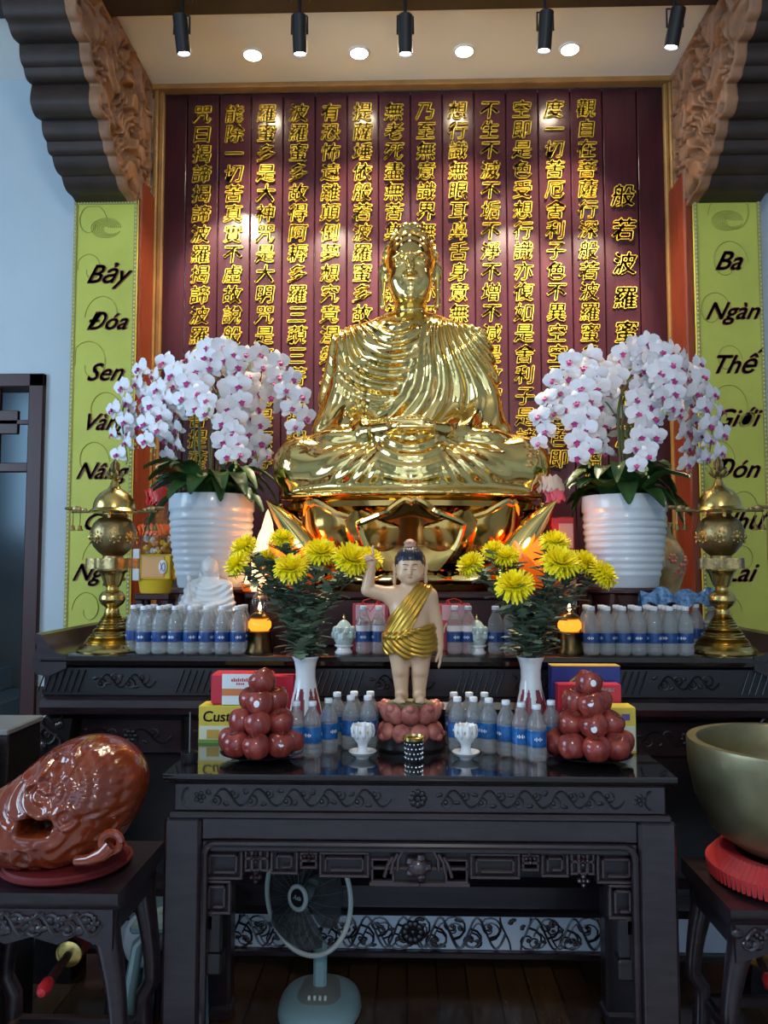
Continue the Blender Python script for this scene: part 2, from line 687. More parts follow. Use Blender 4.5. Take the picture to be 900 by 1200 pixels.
# doorway on the left with its transom, and the dim room beyond
d = thing('door_1', 'dark framed doorway in the pale wall', 'door', (dl, YW, 0))
del d['label'], d['category']
d['kind'] = 'structure'
f = MB()
f.box(-.085, .0, -.03, .13, 0, dt, .006)
f.box(-1.2, 0, -.03, .13, dt - .075, dt, .006)
f.box(-1.2, -1.115, -.03, .13, 0, dt - .075, .006)
obj('door_frame', f, M['redwood_dark'] if 'redwood_dark' in M else M.setdefault('redwood_dark', pm('dark_red_wood', (.045, .014, .014), .4)), d)
g = MB()
zt = ZZ(540, YW)
g.box(-1.115, -.085, .02, .07, zt - .05, zt, .004)
za, zb2 = ZZ(477, YW), ZZ(505, YW)
g.box(-.40, -.17, .03, .06, zb2, za, .003)
for x in (-.285, -.75):
    g.box(x - .012, x + .012, .03, .06, zt, dt - .075, .002)
g.box(-1.115, -.085, .03, .06, (za + zb2) / 2 - .012, (za + zb2) / 2 + .012, .002)
g.box(-.85, -.62, .03, .06, zb2, za, .003)
obj('transom_lattice', g, M['redwood_dark'], d)
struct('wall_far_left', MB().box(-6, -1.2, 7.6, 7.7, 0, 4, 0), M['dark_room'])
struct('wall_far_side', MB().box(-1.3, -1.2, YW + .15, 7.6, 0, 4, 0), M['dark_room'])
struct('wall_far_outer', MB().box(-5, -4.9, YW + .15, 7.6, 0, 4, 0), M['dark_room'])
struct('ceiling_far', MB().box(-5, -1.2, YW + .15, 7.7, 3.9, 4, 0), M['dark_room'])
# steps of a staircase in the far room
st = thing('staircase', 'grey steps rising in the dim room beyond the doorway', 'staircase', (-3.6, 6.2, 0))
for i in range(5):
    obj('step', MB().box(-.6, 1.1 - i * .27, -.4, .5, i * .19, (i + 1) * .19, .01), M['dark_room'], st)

# columns
cw = W(88, 400, YC).x
struct('trim_3', MB().box(cw, XL, YC, YB + .06, 0, ZZ(205, YC), .01), M['redwood'])
cr = W(893, 400, YC).x
struct('trim_4', MB().box(XR, cr, YC, YB + .06, 0, ZZ(205, YC), .01), M['redwood'])


# ------------------------------------------------------------------ carved corner brackets under the beam
def bracket(side):
    Xi = XL if side < 0 else XR
    Xo = cw if side < 0 else cr
    px = [(160, 229), (150, 206), (141, 182), (136, 165), (131, 140), (121, 122), (122, 98), (114, 78), (110, 50), (99, 25), (93, -5), (80, -40)]
    edge = [WX(a if side < 0 else 968 - a, b, Xi) for a, b in px]
    edge = [(p.y, p.z) for p in edge]
    # wavy underside: add lobes between points
    poly = []
    for i in range(len(edge) - 1):
        (a, b), (c, d_) = edge[i], edge[i + 1]
        for k in range(6):
            t = k / 6
            s_ = .022 * abs(math.sin(PI * t))
            poly.append((a + (c - a) * t - s_ * .6, b + (d_ - b) * t - s_))
    poly.append(edge[-1])
    ytop = edge[-1][0]
    poly = poly + [(ytop, zb + .25), (3.475, zb + .25), (3.475, zb - .003), (3.75, zb - .003), (3.75, ZC - .003), (YB - .08, ZC - .003), (YB - .08, edge[0][1] - .02), (YC, edge[0][1] - .02)]
    t = thing('carved_bracket', 'dark stepped wooden bracket with brown carved face above the %s banner' % ('left' if side < 0 else 'right'), 'bracket',
              ((Xi + Xo) / 2, YC, edge[0][1] - .02), group=None)
    ox, oy, oz = t.location
    h = (Xi - Xo) / 2 if side < 0 else (Xo - Xi) / 2
    P = [(y - oy, z - oz) for y, z in poly]
    obj('body', MB().prism(P, -h + (.0 if side < 0 else .07), h - (.07 if side < 0 else .0), 'x'), M['bracketwood'], t, angle=50, fix=True)
    # deep relief on the inner face
    arr = np.array(P)

    def polyd(y, z):
        d2 = np.full(y.shape, 1e9, np.float32)
        s_ = np.ones(y.shape, np.float32)
        n = len(arr)
        for i in range(n):
            a, b = arr[i], arr[i - 1]
            e = b - a
            wy, wz = y - a[0], z - a[1]
            tt = np.clip((wy * e[0] + wz * e[1]) / (e @ e), 0, 1)
            d2 = np.minimum(d2, (wy - e[0] * tt) ** 2 + (wz - e[1] * tt) ** 2)
            c1, c2, c3 = z >= a[1], z < b[1], e[0] * wz > e[1] * wy
            fl = (c1 & c2 & c3) | (~c1 & ~c2 & ~c3)
            s_ = np.where(fl, -s_, s_)
        return s_ * np.sqrt(d2)
    xin = h if side < 0 else -h

    def fn(p):
        y, z = p[1], p[2]
        dd = polyd(y, z)
        q = (p[0] - xin) * (1 if side < 0 else -1)         # 0 at the face, negative inside the wood
        wy = y + .05 * np.sin(z * 13 + 1) + .03 * np.sin(y * 21)
        wz = z + .05 * np.sin(y * 15) + .02 * np.sin(z * 31)
        v = np.sin(wy * 38 + 9 * np.sin(wz * 9)) * np.sin(wz * 30 + 4 * np.sin(wy * 11))
        u = np.sin((wy + wz) * 36 + 2 * np.sin((wy - wz) * 14))
        dep = .045 * np.clip(v * 2.2 + .5, 0, 1) + .018 * np.clip(u * 1.6, 0, 1)
        dep = np.where(dd > -.018, .012, dep)
        slab = np.maximum(q + dep, -(q + .075))
        return np.maximum(slab, dd) * .6
    lo = (min(xin, xin - .08 * (1 if side < 0 else -1)) - .02, arr[:, 0].min() - .02, arr[:, 1].min() - .02)
    hi = (max(xin, xin - .08 * (1 if side < 0 else -1)) + .02, arr[:, 0].max() + .02, arr[:, 1].max() + .02)
    sdf_obj('carving', fn, lo, hi, .008, M['carvedwood'], t, smooth=1)
    return t


bracket(-1)
bracket(1)

# ------------------------------------------------------------------ the sutra screen: lacquered boards with raised gold characters
zs0, zs1 = ZZ(745, YB), ZZ(107, YB)
X0 = lambda a: W(a, 400, YB).x
scr = thing('sutra_screen', 'maroon lacquered board screen with columns of gold Chinese characters behind the statue', 'screen', (X0(484), YB, zs0))
ox, oy, oz = scr.location
COLS = ['咒曰揭諦揭諦波羅揭諦波羅僧揭諦菩提薩婆訶', '能除一切苦真實不虛故說般若波羅蜜多咒', '羅蜜多是大神咒是大明咒是無上咒是無等', '波羅蜜多故得阿耨多羅三藐三菩提故知般',
        '有恐怖遠離顛倒夢想究竟涅槃三世諸佛', '提薩埵依般若波羅蜜多故心無罣礙', '無老死盡無苦集滅道無智亦無得', '乃至無意識界無無明亦無無明盡',
        '想行識無眼耳鼻舌身意無色聲香味觸', '不生不滅不垢不淨不增不減是故空中無', '空即是色受想行識亦復如是舍利子是諸法', '度一切苦厄舍利子色不異空空不異色色即',
        '觀自在菩薩行深般若波羅蜜多時照見五蘊皆空', '般若波羅蜜多心經']
EDG = [188, 215, 253.2, 291.4, 329.6, 367.8, 406, 443.6, 481.5, 519.5, 557.5, 595.5, 634, 672.5, 711, 752, 783]
back = MB().box(X0(188) - ox, X0(783) - ox, .035, .06, 0, zs1 - oz, 0)
obj('backing', back, M['blackwood'], scr)
pxm = FPX / YB
for i in range(len(EDG) - 1):
    a, b = X0(EDG[i]) - ox, X0(EDG[i + 1]) - ox
    bd = obj('board', MB().box(a + .0025, b - .0025, 0, .035, 0, zs1 - oz, .004), M['maroonwood'], scr)
    if 1 <= i <= 14:
        big = i == 14
        sz = .112 if not big else .135
        sp = 25.0 / pxm if not big else 41.5 / pxm
        tm = text_mesh('\n'.join(COLS[i - 1]), size=sz, extrude=.005, line=sp / sz, shear=.12, res=1)
        tm = bold(tm, .0035 if not big else .005, ((0, 0), (1, 0), (2, .3), (1, 1), (.5, -.6)))
        top = ZZ(131 if not big else 233, YB) - oz      # centre of the first character
        cx = (a + b) / 2 - (.01 if not big else .0)
        tm.xform(Matrix.Translation((cx, -.006, top - sz * .38)) @ UPR)
        ins = obj('inscription', tm, M['goldpaint'], bd)
fr = MB()
for (p, q, dep) in ((178, 183, .05), (183, 189, .03), (783, 788, .03), (788, 795, .05)):
    fr = MB().box(X0(p) - ox, X0(q) - ox, -dep, .06, 0, zs1 - oz + .02, .006)
    obj('frame_strip', fr, M['framegold'], scr)


# ------------------------------------------------------------------ hanging banners with Vietnamese calligraphy
def banner(px0, px1, words, label, group, seed):
    yb = YC - .03
    x0, x1 = W(px0, 230, yb).x, W(px1, 230, yb).x
    zt_, zb_ = ZZ(229, yb), ZZ(745, yb)
    t = thing('hanging_banner', label, 'banner', ((x0 + x1) / 2, yb, zb_))
    h, H = (x1 - x0) / 2, zt_ - zb_
    bo = MB()
    bo.box(-h, -h + .018, -.006, 0, 0, H, .001)
    bo.box(h - .018, h, -.006, 0, 0, H, .001)
    bo.box(-h, h, -.006, 0, H - .03, H, .001)
    obj('border', bo, M['olivedark'], t)
    bd = MB()
    n = int(H / .022)
    for s_ in (-1, 1):
        for k in range(n):
            bd.ball((s_ * (h - .009), -.007, .011 + k * .022), (.0055, .003, .007), 6)
    for k in range(int(2 * h / .016)):
        bd.box(-h + .004 + k * .016, -h + .012 + k * .016, -.010, -.006, H - .026, H - .004, .001)
    obj('beading', bd, M['yellowcloth'] if False else M.setdefault('bead', pm('banner_beading', (.50, .48, .16), .5)), t)
    r = random.Random(seed)
    sc = MB()          # faint scrolls printed on the cloth
    for k in range(9):
        cx, cz, sg, rr = r.uniform(-.09, .09), H * (k + .5) / 9, r.choice((-1, 1)), r.uniform(.06, .13)
        pts = []
        for j in range(26):
            a = j / 25 * 2.0 * PI
            q = rr * (1 - .75 * j / 25)
            x = max(-h + .025, min(h - .025, cx + sg * q * math.cos(a)))
            pts.append((x, -.002, min(H - .04, max(.02, cz + q * 1.3 * math.sin(a)))))
        sc.tube(pts, [.0035 * (1 - .6 * abs(j - 12) / 13) for j in range(26)], 4, flat=1)
    em = MB()
    for k in range(7):
        q = .012 + .008 * k
        em.tube([(q * 1.35 * math.cos(a / 20 * 2 * PI), -.002, H - .16 + q * .9 * math.sin(a / 20 * 2 * PI)) for a in range(int(14 + k))], .002, 4)
    obj('cloth', MB().box(-h, h, 0, .018, 0, H, .002).join(sc.join(em), m=1), [M['yellowcloth'], M['olive']], t)
    for k in range(9):      # blades of printed lotus at the foot
        pass
    for wd_, (py, sz) in words:
        tm = bold(text_mesh(wd_, size=sz * .86, extrude=.002, shear=.5, res=3), .006, ((0, 0), (1, .3), (.3, 1)))
        z = ZZ(py, yb) - zb_
        tm.xform(Matrix.Translation((r.uniform(-.012, .012), -.004, z - sz * .3)) @ UPR)
        o = obj('word', tm, M['ink'], t)
    return t


banner(88, 162, [('Bảy', (318, .165)), ('Đóa', (374, .15)), ('Sen', (434, .155)), ('Vàng', (493, .145)), ('Nâng', (551, .145)), ('Gót', (611, .15)), ('Ngọc', (671, .145))],
       'yellow hanging banner with dark brushed words on the left column beside the doorway', None, 3)
banner(812, 890, [('Ba', (310, .165)), ('Ngàn', (368, .15)), ('Thế', (430, .16)), ('Giới', (492, .15)), ('Đón', (551, .155)), ('Như', (611, .15)), ('Lai', (671, .155))],
       'yellow hanging banner with dark brushed words on the right column above the bronze bowl', None, 8)

# ------------------------------------------------------------------ lights over the altar
YD = 4.13
for i, px in enumerate((296, 421, 544, 668)):
    x = W(px, 68, YD).x
    t = thing('recessed_downlight', '%s of the four round lit downlights set in the beige ceiling' % ('leftmost', 'second from left', 'third from left', 'rightmost')[i], 'light', (x, YD, ZC), group='recessed downlights over the altar')
    obj('lens', MB().lathe([(.0, -.004), (.042, -.004), (.045, 0)], 24), M['lamp_white'], t)
    obj('rim', MB().lathe([(.044, 0), (.046, -.008), (.058, -.006), (.060, 0)], 24), M['white'], t)
    spot('downlight_beam', (x, YD, ZC - .02), (x, YD + .09, 2.4), 120, (1, .80, .56), 75, .7)
for i, (px, py, tx, tz) in enumerate(((213, 40, -.95, 3.15), (351, 40, -.35, 3.0), (475, 40, .0, 2.9), (639, 36, .6, 3.0), (791, 32, .95, 2.9))):
    yt = 3.60
    p = W(px, py, yt)
    zbeam = zb
    t = thing('track_spotlight', ('black track spotlight hanging furthest left under the beam', 'black track spotlight second from the left under the beam', 'black track spotlight hanging above the statue head', 'black track spotlight second from the right under the beam', 'black track spotlight hanging furthest right under the beam')[i], 'light', (p.x, yt, zbeam), group='track spotlights under the beam')
    tgt = Vector((tx, 4.45, tz)) - Vector((p.x, yt, p.z))
    q = tgt.to_track_quat('-Z', 'Y').to_matrix().to_4x4()
    lean = Euler((R(14), R((-4, 0, 0, 3, 9)[i]), 0)).to_matrix().to_4x4()
    T = Matrix.Translation((0, 0, p.z - zbeam)) @ lean
    obj('can', MB().lathe([(.028, .085), (.034, .08), (.034, -.085), (.030, -.088), (.028, -.07), (0, -.07)], 20).xform(T), M['black'], t)
    obj('lens', MB().lathe([(0, -.084), (.024, -.082), (.029, -.072)], 16).xform(T), M['lamp_cool'], t)
    y = MB().box(-.045, .045, -.03, .03, -.022, 0, .003)
    y.tube([(.0, 0, -.02), (0, 0, p.z - zbeam + .08)], .008, 8)
    y.tube([(-.037, 0, p.z - zbeam), (-.037, 0, p.z - zbeam + .09), (.037, 0, p.z - zbeam + .09), (.037, 0, p.z - zbeam)], .005, 6)
    obj('mount', y, M['black'], t)
    src = Vector((p.x, yt, zbeam)) + T @ Vector((0, 0, -.1))
    spot('spot_beam', src, (tx, 4.45, tz), 120, (1, .88, .70), 42, .5, .02)

# ------------------------------------------------------------------ carving helpers
def scroll(mb, x0, x1, z, amp, y, r=.004, waves=4, curl=.6, seed=1):
    """a running vine: a sine stem with spiral tendrils and leaves, as raised relief"""
    n = waves * 16
    f = lambda t: (x0 + (x1 - x0) * t, y, z + amp * .55 * math.sin(2 * PI * waves * t))
    mb.tube([f(i / n) for i in range(n + 1)], r, 5)
    rr = random.Random(seed)
    for k in range(waves * 2):
        t = (k + .5) / (waves * 2)
        px, _, pz = f(t - .25 / waves)
        sg = 1 if k % 2 else -1
        R0 = amp * curl * rr.uniform(.8, 1.1)
        c = (px + R0 * .2, pz + sg * amp * .25)
        pts = []
        for j in range(15):
            a = sg * (j / 14 * 2.6 * PI) - sg * PI / 2
            q = R0 * (1 - .85 * j / 14)
            pts.append((c[0] + q * math.cos(a) * 1.2, y, c[1] + q * math.sin(a)))
        mb.tube(pts, [r * (1 - .4 * j / 14) for j in range(15)], 5)
        mb.ball((c[0], y, c[1]), (r * 2, r * 1.1, r * 2), 6)
        a = rr.uniform(0, 2 * PI)
        for q in (-.6, 0, .6):
            mb.ball((px - R0 * .9 + .3 * R0 * math.cos(a + q), y, pz - sg * amp * .35 + .3 * R0 * math.sin(a + q)), (r * 2.6, r, r * 1.6), 6)
    return mb


def flower(mb, x, y, z, r, n=6, d=.006):
    mb.ball((x, y, z), (r * .32, d, r * .32), 8)
    for k in range(n):
        a = 2 * PI * k / n
        mb.ball((x + .62 * r * math.cos(a), y, z + .62 * r * math.sin(a)), (r * .36, d, r * .36), 8)
    return mb


def profile_x(mb, prof, x0, x1, m=0):
    """moulding: (y, z) profile swept along x"""
    return mb.prism(prof, x0, x1, 'x', m)


def meander(mb, x0, x1, z0, z1, y0, y1, w, inner=True):
    """one square spiral of the Chinese key pattern, in flat bars"""
    mb.box(x0, x1, y0, y1, z1 - w, z1, .002)
    mb.box(x0, x1, y0, y1, z0, z0 + w, .002)
    mb.box(x0, x0 + w, y0, y1, z0 + w, z1 - w, .002)
    mb.box(x1 - w, x1, y0, y1, z0 + w, z1 - w, .002)
    if inner:
        g = w * 2.0
        if x1 - x0 > 6 * w and z1 - z0 > 5 * w:
            mb.box(x0 + g, x0 + g + w, y0, y1, z0 + g, z1 - g, .002)
            mb.box(x0 + g, x1 - g, y0, y1, z1 - g - w, z1 - g, .002)
            mb.box(x1 - g - w, x1 - g, y0, y1, z0 + g * 1.1, z1 - g, .002)
            mb.box(x0 + g + 2.2 * w, x1 - g, y0, y1, z0 + g * 1.1, z0 + g * 1.1 + w, .002)
    return mb


# ------------------------------------------------------------------ the long altar at the back
YA = 3.10
ZA = ZZ(768, YA)
al, ar = W(50, 770, YA).x, W(913, 770, YA).x
ac, ah = (al + ar) / 2, (ar - al) / 2
yd = 1.06        # depth of the altar
alt = thing('altar_table', 'long black carved altar carrying the gold statue, orchids and bottle packs', 'altar', (ac, YA, 0))
prof = [(0, ZA), (yd, ZA), (yd, ZA - .05), (.02, ZA - .05), (-.012, ZA - .038), (-.018, ZA - .022), (-.012, ZA - .006)]
obj('top', profile_x(MB(), prof, -ah, ah), M['tabletop'], alt, fix=True)
for s_ in (-1, 1):      # the rolled up ends
    P = []
    for k in range(20):
        t = k / 19
        P.append((s_ * (ah - .10 + .10 * t), ZA + .075 * t ** 2.2))
    P += [(s_ * (ah + .022), ZA + .082), (s_ * (ah + .03), ZA + .06), (s_ * (ah + .016), ZA + .03), (s_ * (ah + .032), ZA - .005), (s_ * (ah + .036), ZA - .045), (s_ * (ah + .016), ZA - .075), (s_ * (ah - .03), ZA - .085), (s_ * (ah - .10), ZA - .05)]
    obj('scrolled_end', MB().prism(P, -.016, yd, 'y'), M['darkwood'], alt, fix=True)
z = lambda py: ZZ(py, YA)
f = MB().box(-ah + .0, ah - .0, .015, yd - .02, z(818), ZA - .05, .004)
obj('frieze', f, M['blackwood'], alt)
cv = MB()
for k in range(11):
    xx = -ah + .06 + (2 * ah - .12) * k / 10
    if k % 2 == 0:
        for q in range(7):
            cv.tube([(xx - .08 + q * .026, .010, z(813)), (xx - .05 + q * .026, .010, z(787))], .003, 4)
    else:
        scroll(cv, xx - .11, xx + .11, (z(787) + z(813)) / 2, .045, .012, .0035, 2, .55, k)
obj('carved_vines', cv, M['blackwood'], alt)
pr = [(.015, z(818)), (-.01, z(822)), (-.02, z(830)), (-.01, z(838)), (.05, z(845)), (yd - .05, z(845)), (yd - .05, z(818))]
obj('waist_moulding', profile_x(MB(), pr, -ah, ah), M['darkwood'], alt, fix=True)
b = MB().box(-ah + .09, ah - .09, .13, .17, z(1046), z(845), .003)
obj('body_panel', b, M['blackwood'], alt)
for k in range(6):
    xx0 = -ah + .10 + (2 * ah - .2) * k / 6 + .015
    xx1 = xx0 + (2 * ah - .2) / 6 - .03
    dr = obj('drawer', MB().box(xx0, xx1, .10, .13, z(892), z(850), .004), M['darkwood'], alt)
    c2 = MB()
    scroll(c2, xx0 + .04, xx1 - .04, (z(892) + z(850)) / 2, .05, .098, .0035, 2, .5, k + 30)
    flower(c2, (xx0 + xx1) / 2, .098, (z(892) + z(850)) / 2, .03, 6)
    obj('carving', c2, M['blackwood'], dr)
z46, z86 = z(1046), z(1086)
pr = [(.06, z46), (.10, z46 + .012), (.16, z46 + .012), (.16, z86), (.10, z86), (.07, z86 + .01), (.06, z86 + .03), (.085, z86 + .035), (.085, z46 - .03), (.06, z46 - .02)]
obj('lower_rail', profile_x(MB(), pr, -ah + .1, ah - .1), M['darkwood'], alt, fix=True)
M['panelsheen'] = pm('painted_reflection_panel', (.66, .72, .80), .25, coat=.5)  # pale blue-grey put in for doorway light reflected on the panel
obj('panel_reflection_ground', MB().box(-ah + .12, ah - .12, .125, .145, z(1131), z(1088), .002), M['panelsheen'], alt)
cv = MB()
zc_ = (z(1131) + z(1089)) / 2
for a, b_, sd in ((-.70, -.40, 2), (-.36, .36, 5), (.44, .74, 9), (-1.1, -.76, 4)):
    off = W(484, 1100, YA).x - ac
    scroll(cv, off + a, off + b_, zc_, .105, .121, .0045, max(2, int((b_ - a) / .14)), .5, sd)
    scroll(cv, off + a + .03, off + b_, zc_ - .01, .085, .121, .0035, max(2, int((b_ - a) / .13)), .45, sd + 1)
    for e in (a, b_):
        cv.tube([(off + e + .02 * math.cos(q / 8 * PI) * (1 if e == b_ else -1), .121, zc_ - .06 + .12 * q / 8) for q in range(9)], .004, 5)
flower(cv, off, .120, zc_, .05, 10, .008)
obj('pierced_vines', cv, M['darkwood'], alt)
obj('bottom_rail', MB().box(-ah + .1, ah - .1, .10, .16, z(1139), z(1131), .004), M['darkwood'], alt)
for s_ in (-1, 1):
    for y_ in (.09, yd - .16):
        P = [(s_ * (ah - .0), z(846)), (s_ * (ah - .11), z(846)), (s_ * (ah - .095), z(880)), (s_ * (ah - .13), z(960)), (s_ * (ah - .10), z(1060)), (s_ * (ah - .13), .03), (s_ * (ah - .13), 0), (s_ * (ah + .03), 0), (s_ * (ah + .03), .03), (s_ * (ah - .01), z(1060)), (s_ * (ah + .025), z(960)), (s_ * (ah + .05), z(890))]
        lg = obj('leg', MB().prism(P, y_ - .06, y_ + .09, 'y'), M['blackwood'], alt, fix=True)
        if y_ < .2:
            c2 = MB()
            scroll(c2, -.16, .16, 0, .07, 0, .006, 2, .55, 3)
            c2.xform(Matrix.Translation((s_ * (ah - .03), y_ - .062, z(862))) @ Matrix.Rotation(R(90), 4, 'Y'))
            obj('carving', c2, M['darkwood'], lg)
obj('back_panel', MB().box(-ah + .1, ah - .1, yd - .06, yd - .03, .05, z(846), .002), M['blackwood'], alt)

# raised wooden tier that the statue stands on
YT = 3.42
zt1 = ZZ(694, YT)
t = thing('wooden_riser', 'red-brown wooden tier raising the gold statue above the altar top', 'plinth', (W(482, 700, YT).x, YT, ZA))
hw = (W(672, 700, YT).x - W(288, 700, YT).x) / 2
rs = MB().box(-hw, hw, .02, .70, 0, zt1 - ZA - .03, .005)
obj('body', rs, M['redwood_dark'], t)
obj('top', MB().box(-hw - .02, hw + .02, 0, .72, zt1 - ZA - .03, zt1 - ZA, .008), M['redwood_dark'], t)

# ------------------------------------------------------------------ the offering table in front
YT1, YT2 = 2.44, 3.00
ZT1 = ZZ(909, YT1)
tl, tr = W(191, 910, YT1).x, W(794, 910, YT1).x
tc_, th_ = (tl + tr) / 2, (tr - tl) / 2
tb = thing('offering_table', 'dark carved offering table with key-pattern apron in front of the altar', 'table', (tc_, YT1, 0))
td = YT2 - YT1
z = lambda py: ZZ(py, YT1)
pr = [(0, ZT1), (td, ZT1), (td, ZT1 - .03), (.02, ZT1 - .03), (.006, ZT1 - .022), (0, ZT1 - .012)]
obj('top', profile_x(MB(), pr, -th_, th_), M['tabletop'], tb, fix=True)
obj('top_rim', profile_x(MB(), [(.03, ZT1 - .03), (td - .03, ZT1 - .03), (td - .03, z(924)), (.03, z(924)), (.018, z(921))], -th_ + .012, th_ - .012), M['darkwood'], tb, fix=True)
wx = th_ - (W(201, 940, YT1).x - tl)
obj('frieze', MB().box(-wx, wx, .03, td - .03, z(956), z(923), .003), M['darkwood'], tb)
cv = MB()
zc_ = (z(956) + z(923)) / 2
for a, b_, sd in ((-.62, -.08, 3), (.08, .62, 6)):
    scroll(cv, a, b_, zc_, .045, .030, .0036, 5, .42, sd)
for s_ in (-1, 1):
    cv.tube([(s_ * (.70 + .018 * math.cos(q)), .03, zc_ + .026 * math.sin(q)) for q in [PI / 2 + k * PI / 10 if s_ > 0 else PI / 2 - k * PI / 10 for k in range(11)]], .004, 5)
    flower(cv, s_ * .665, .03, zc_, .02, 5)
flower(cv, 0, .03, zc_, .03, 8)
obj('carved_vines', cv, M['blackwood'], tb)
obj('waist_bead', MB().box(-wx - .014, wx + .014, .012, td - .012, z(964), z(956), .008), M['darkwood'], tb)
lw = W(231, 1050, YT1).x - tl + .004
apz = z(990)
obj('apron', MB().box(-th_ + lw, th_ - lw, .03, .075, apz, z(963), .003), M['darkwood'], tb)
for s_ in (-1, 1):
    obj('side_apron', MB().box(*sorted((s_ * (th_ - .03), s_ * (th_ - .075))), .08, td - .08, apz, z(963), .003), M['darkwood'], tb)
    for y_ in (.012, td - .11):
        x0_, x1_ = sorted((s_ * th_, s_ * (th_ - lw)))
        lg = MB().box(x0_, x1_, y_, y_ + .09, .05, z(963), .010)
        lg.box(x0_ - .004, x1_ + .004, y_ - .006, y_ + .10, 0, .055, .012)
        obj('leg', lg, M['darkwood'], tb)
# bead that frames the opening
bd = MB()
zi = z(992)
xi = th_ - lw
bd.tube([(-xi + .012, .02, .12), (-xi + .012, .02, zi - .03), (-xi + .02, .02, zi - .012), (-xi + .04, .02, zi - .004), (xi - .04, .02, zi - .004), (xi - .02, .02, zi - .012), (xi - .012, .02, zi - .03), (xi - .012, .02, .12)], .011, 8)
obj('inner_bead', bd, M['darkwood'], tb)
# key-pattern fretwork: panel of bars standing on a thin board
fx = lambda px: W(px, 1020, YT1).x - tc_
fz = lambda py: z(py)
fy0, fy1, wv = .040, .060, .008
fr = MB()
bdm = MB()
S_ = 492     # centre in px


def both(a0, a1, b0, b1, inner=True):
    for sg in (-1, 1):
        p, q = sorted((S_ + sg * (a0 - S_), S_ + sg * (a1 - S_)))
        meander(fr, fx(p), fx(q), fz(b1), fz(b0), fy0, fy1, wv, inner)
        bdm.box(fx(p), fx(q), fy1, fy1 + .012, fz(b1), fz(b0), .001)


both(233, 281, 1003, 1040)
both(233, 267, 1041, 1082)
both(283, 312, 1001, 1030, False)
both(314, 347, 1003, 1033)
both(349, 370, 1006, 1026, False)
both(372, 432, 1005, 1036)
both(434, 462, 1012, 1042, False)
for sg in (-1, 1):
    for (a0, a1, b0, b1) in ((349, 370, 1014, 1018), (283, 312, 1012, 1016), (434, 480, 1022, 1026), (290, 294, 1003, 1030), (300, 304, 1003, 1030), (432, 492, 1041, 1046), (238, 242, 1082, 1140), (233, 246, 1082, 1100)):
        p, q = sorted((S_ + sg * (a0 - S_), S_ + sg * (a1 - S_)))
        fr.box(fx(p), fx(q), fy0, fy1, fz(b1), fz(b0), .002)
    p, q = sorted((S_ + sg * (240 - S_), S_ + sg * (256 - S_)))
    bdm.box(fx(p), fx(q), fy0, fy1 + .012, fz(1128), fz(1082), .004)
    p, q = sorted((S_ + sg * (233 - S_), S_ + sg * (258 - S_)))
    bdm.box(fx(p), fx(q), fy0 - .012, fy1 + .03, fz(1153), fz(1128), .006)
flower(fr, 0, fy0, fz(1022), .045, 5, .02)
fr.ball((0, fy0 - .004, fz(1022)), (.035, .02, .03), 10)
for sg in (-1, 1):
    for k in range(3):
        fr.tube([(sg * (.045 + .016 * k), fy0, fz(1002 + 4 * k)), (sg * (.06 + .016 * k), fy0, fz(1012 + 4 * k)), (sg * (.062 + .02 * k), fy0, fz(1026 + 4 * k))], .006, 6)
    for (px_, pz_) in ((297, 1012), (360, 1010), (297, 1036)):
        flower(fr, fx(S_ + sg * (px_ - S_)), fy0, fz(pz_), .02, 4, .012)
bdm.box(fx(434), fx(550), fy1, fy1 + .012, fz(1042), fz(1000), .001)
bdm.box(fx(349), fx(370), fy1, fy1 + .012, fz(1026), fz(1004), .001)
bdm.box(fx(614), fx(635), fy1, fy1 + .012, fz(1026), fz(1004), .001)
M['fretwood'] = pm('polished_fretwork_wood', (.045, .027, .030), .25, coat=.5, coat_rough=.15)
obj('fretwork', fr, M['fretwood'], tb)
obj('fretwork_backing', bdm, M['blackwood'], tb)
obj('upper_batten', MB().box(fx(233), fx(751), .035, .072, fz(1005), fz(992), .003), M['darkwood'], tb)


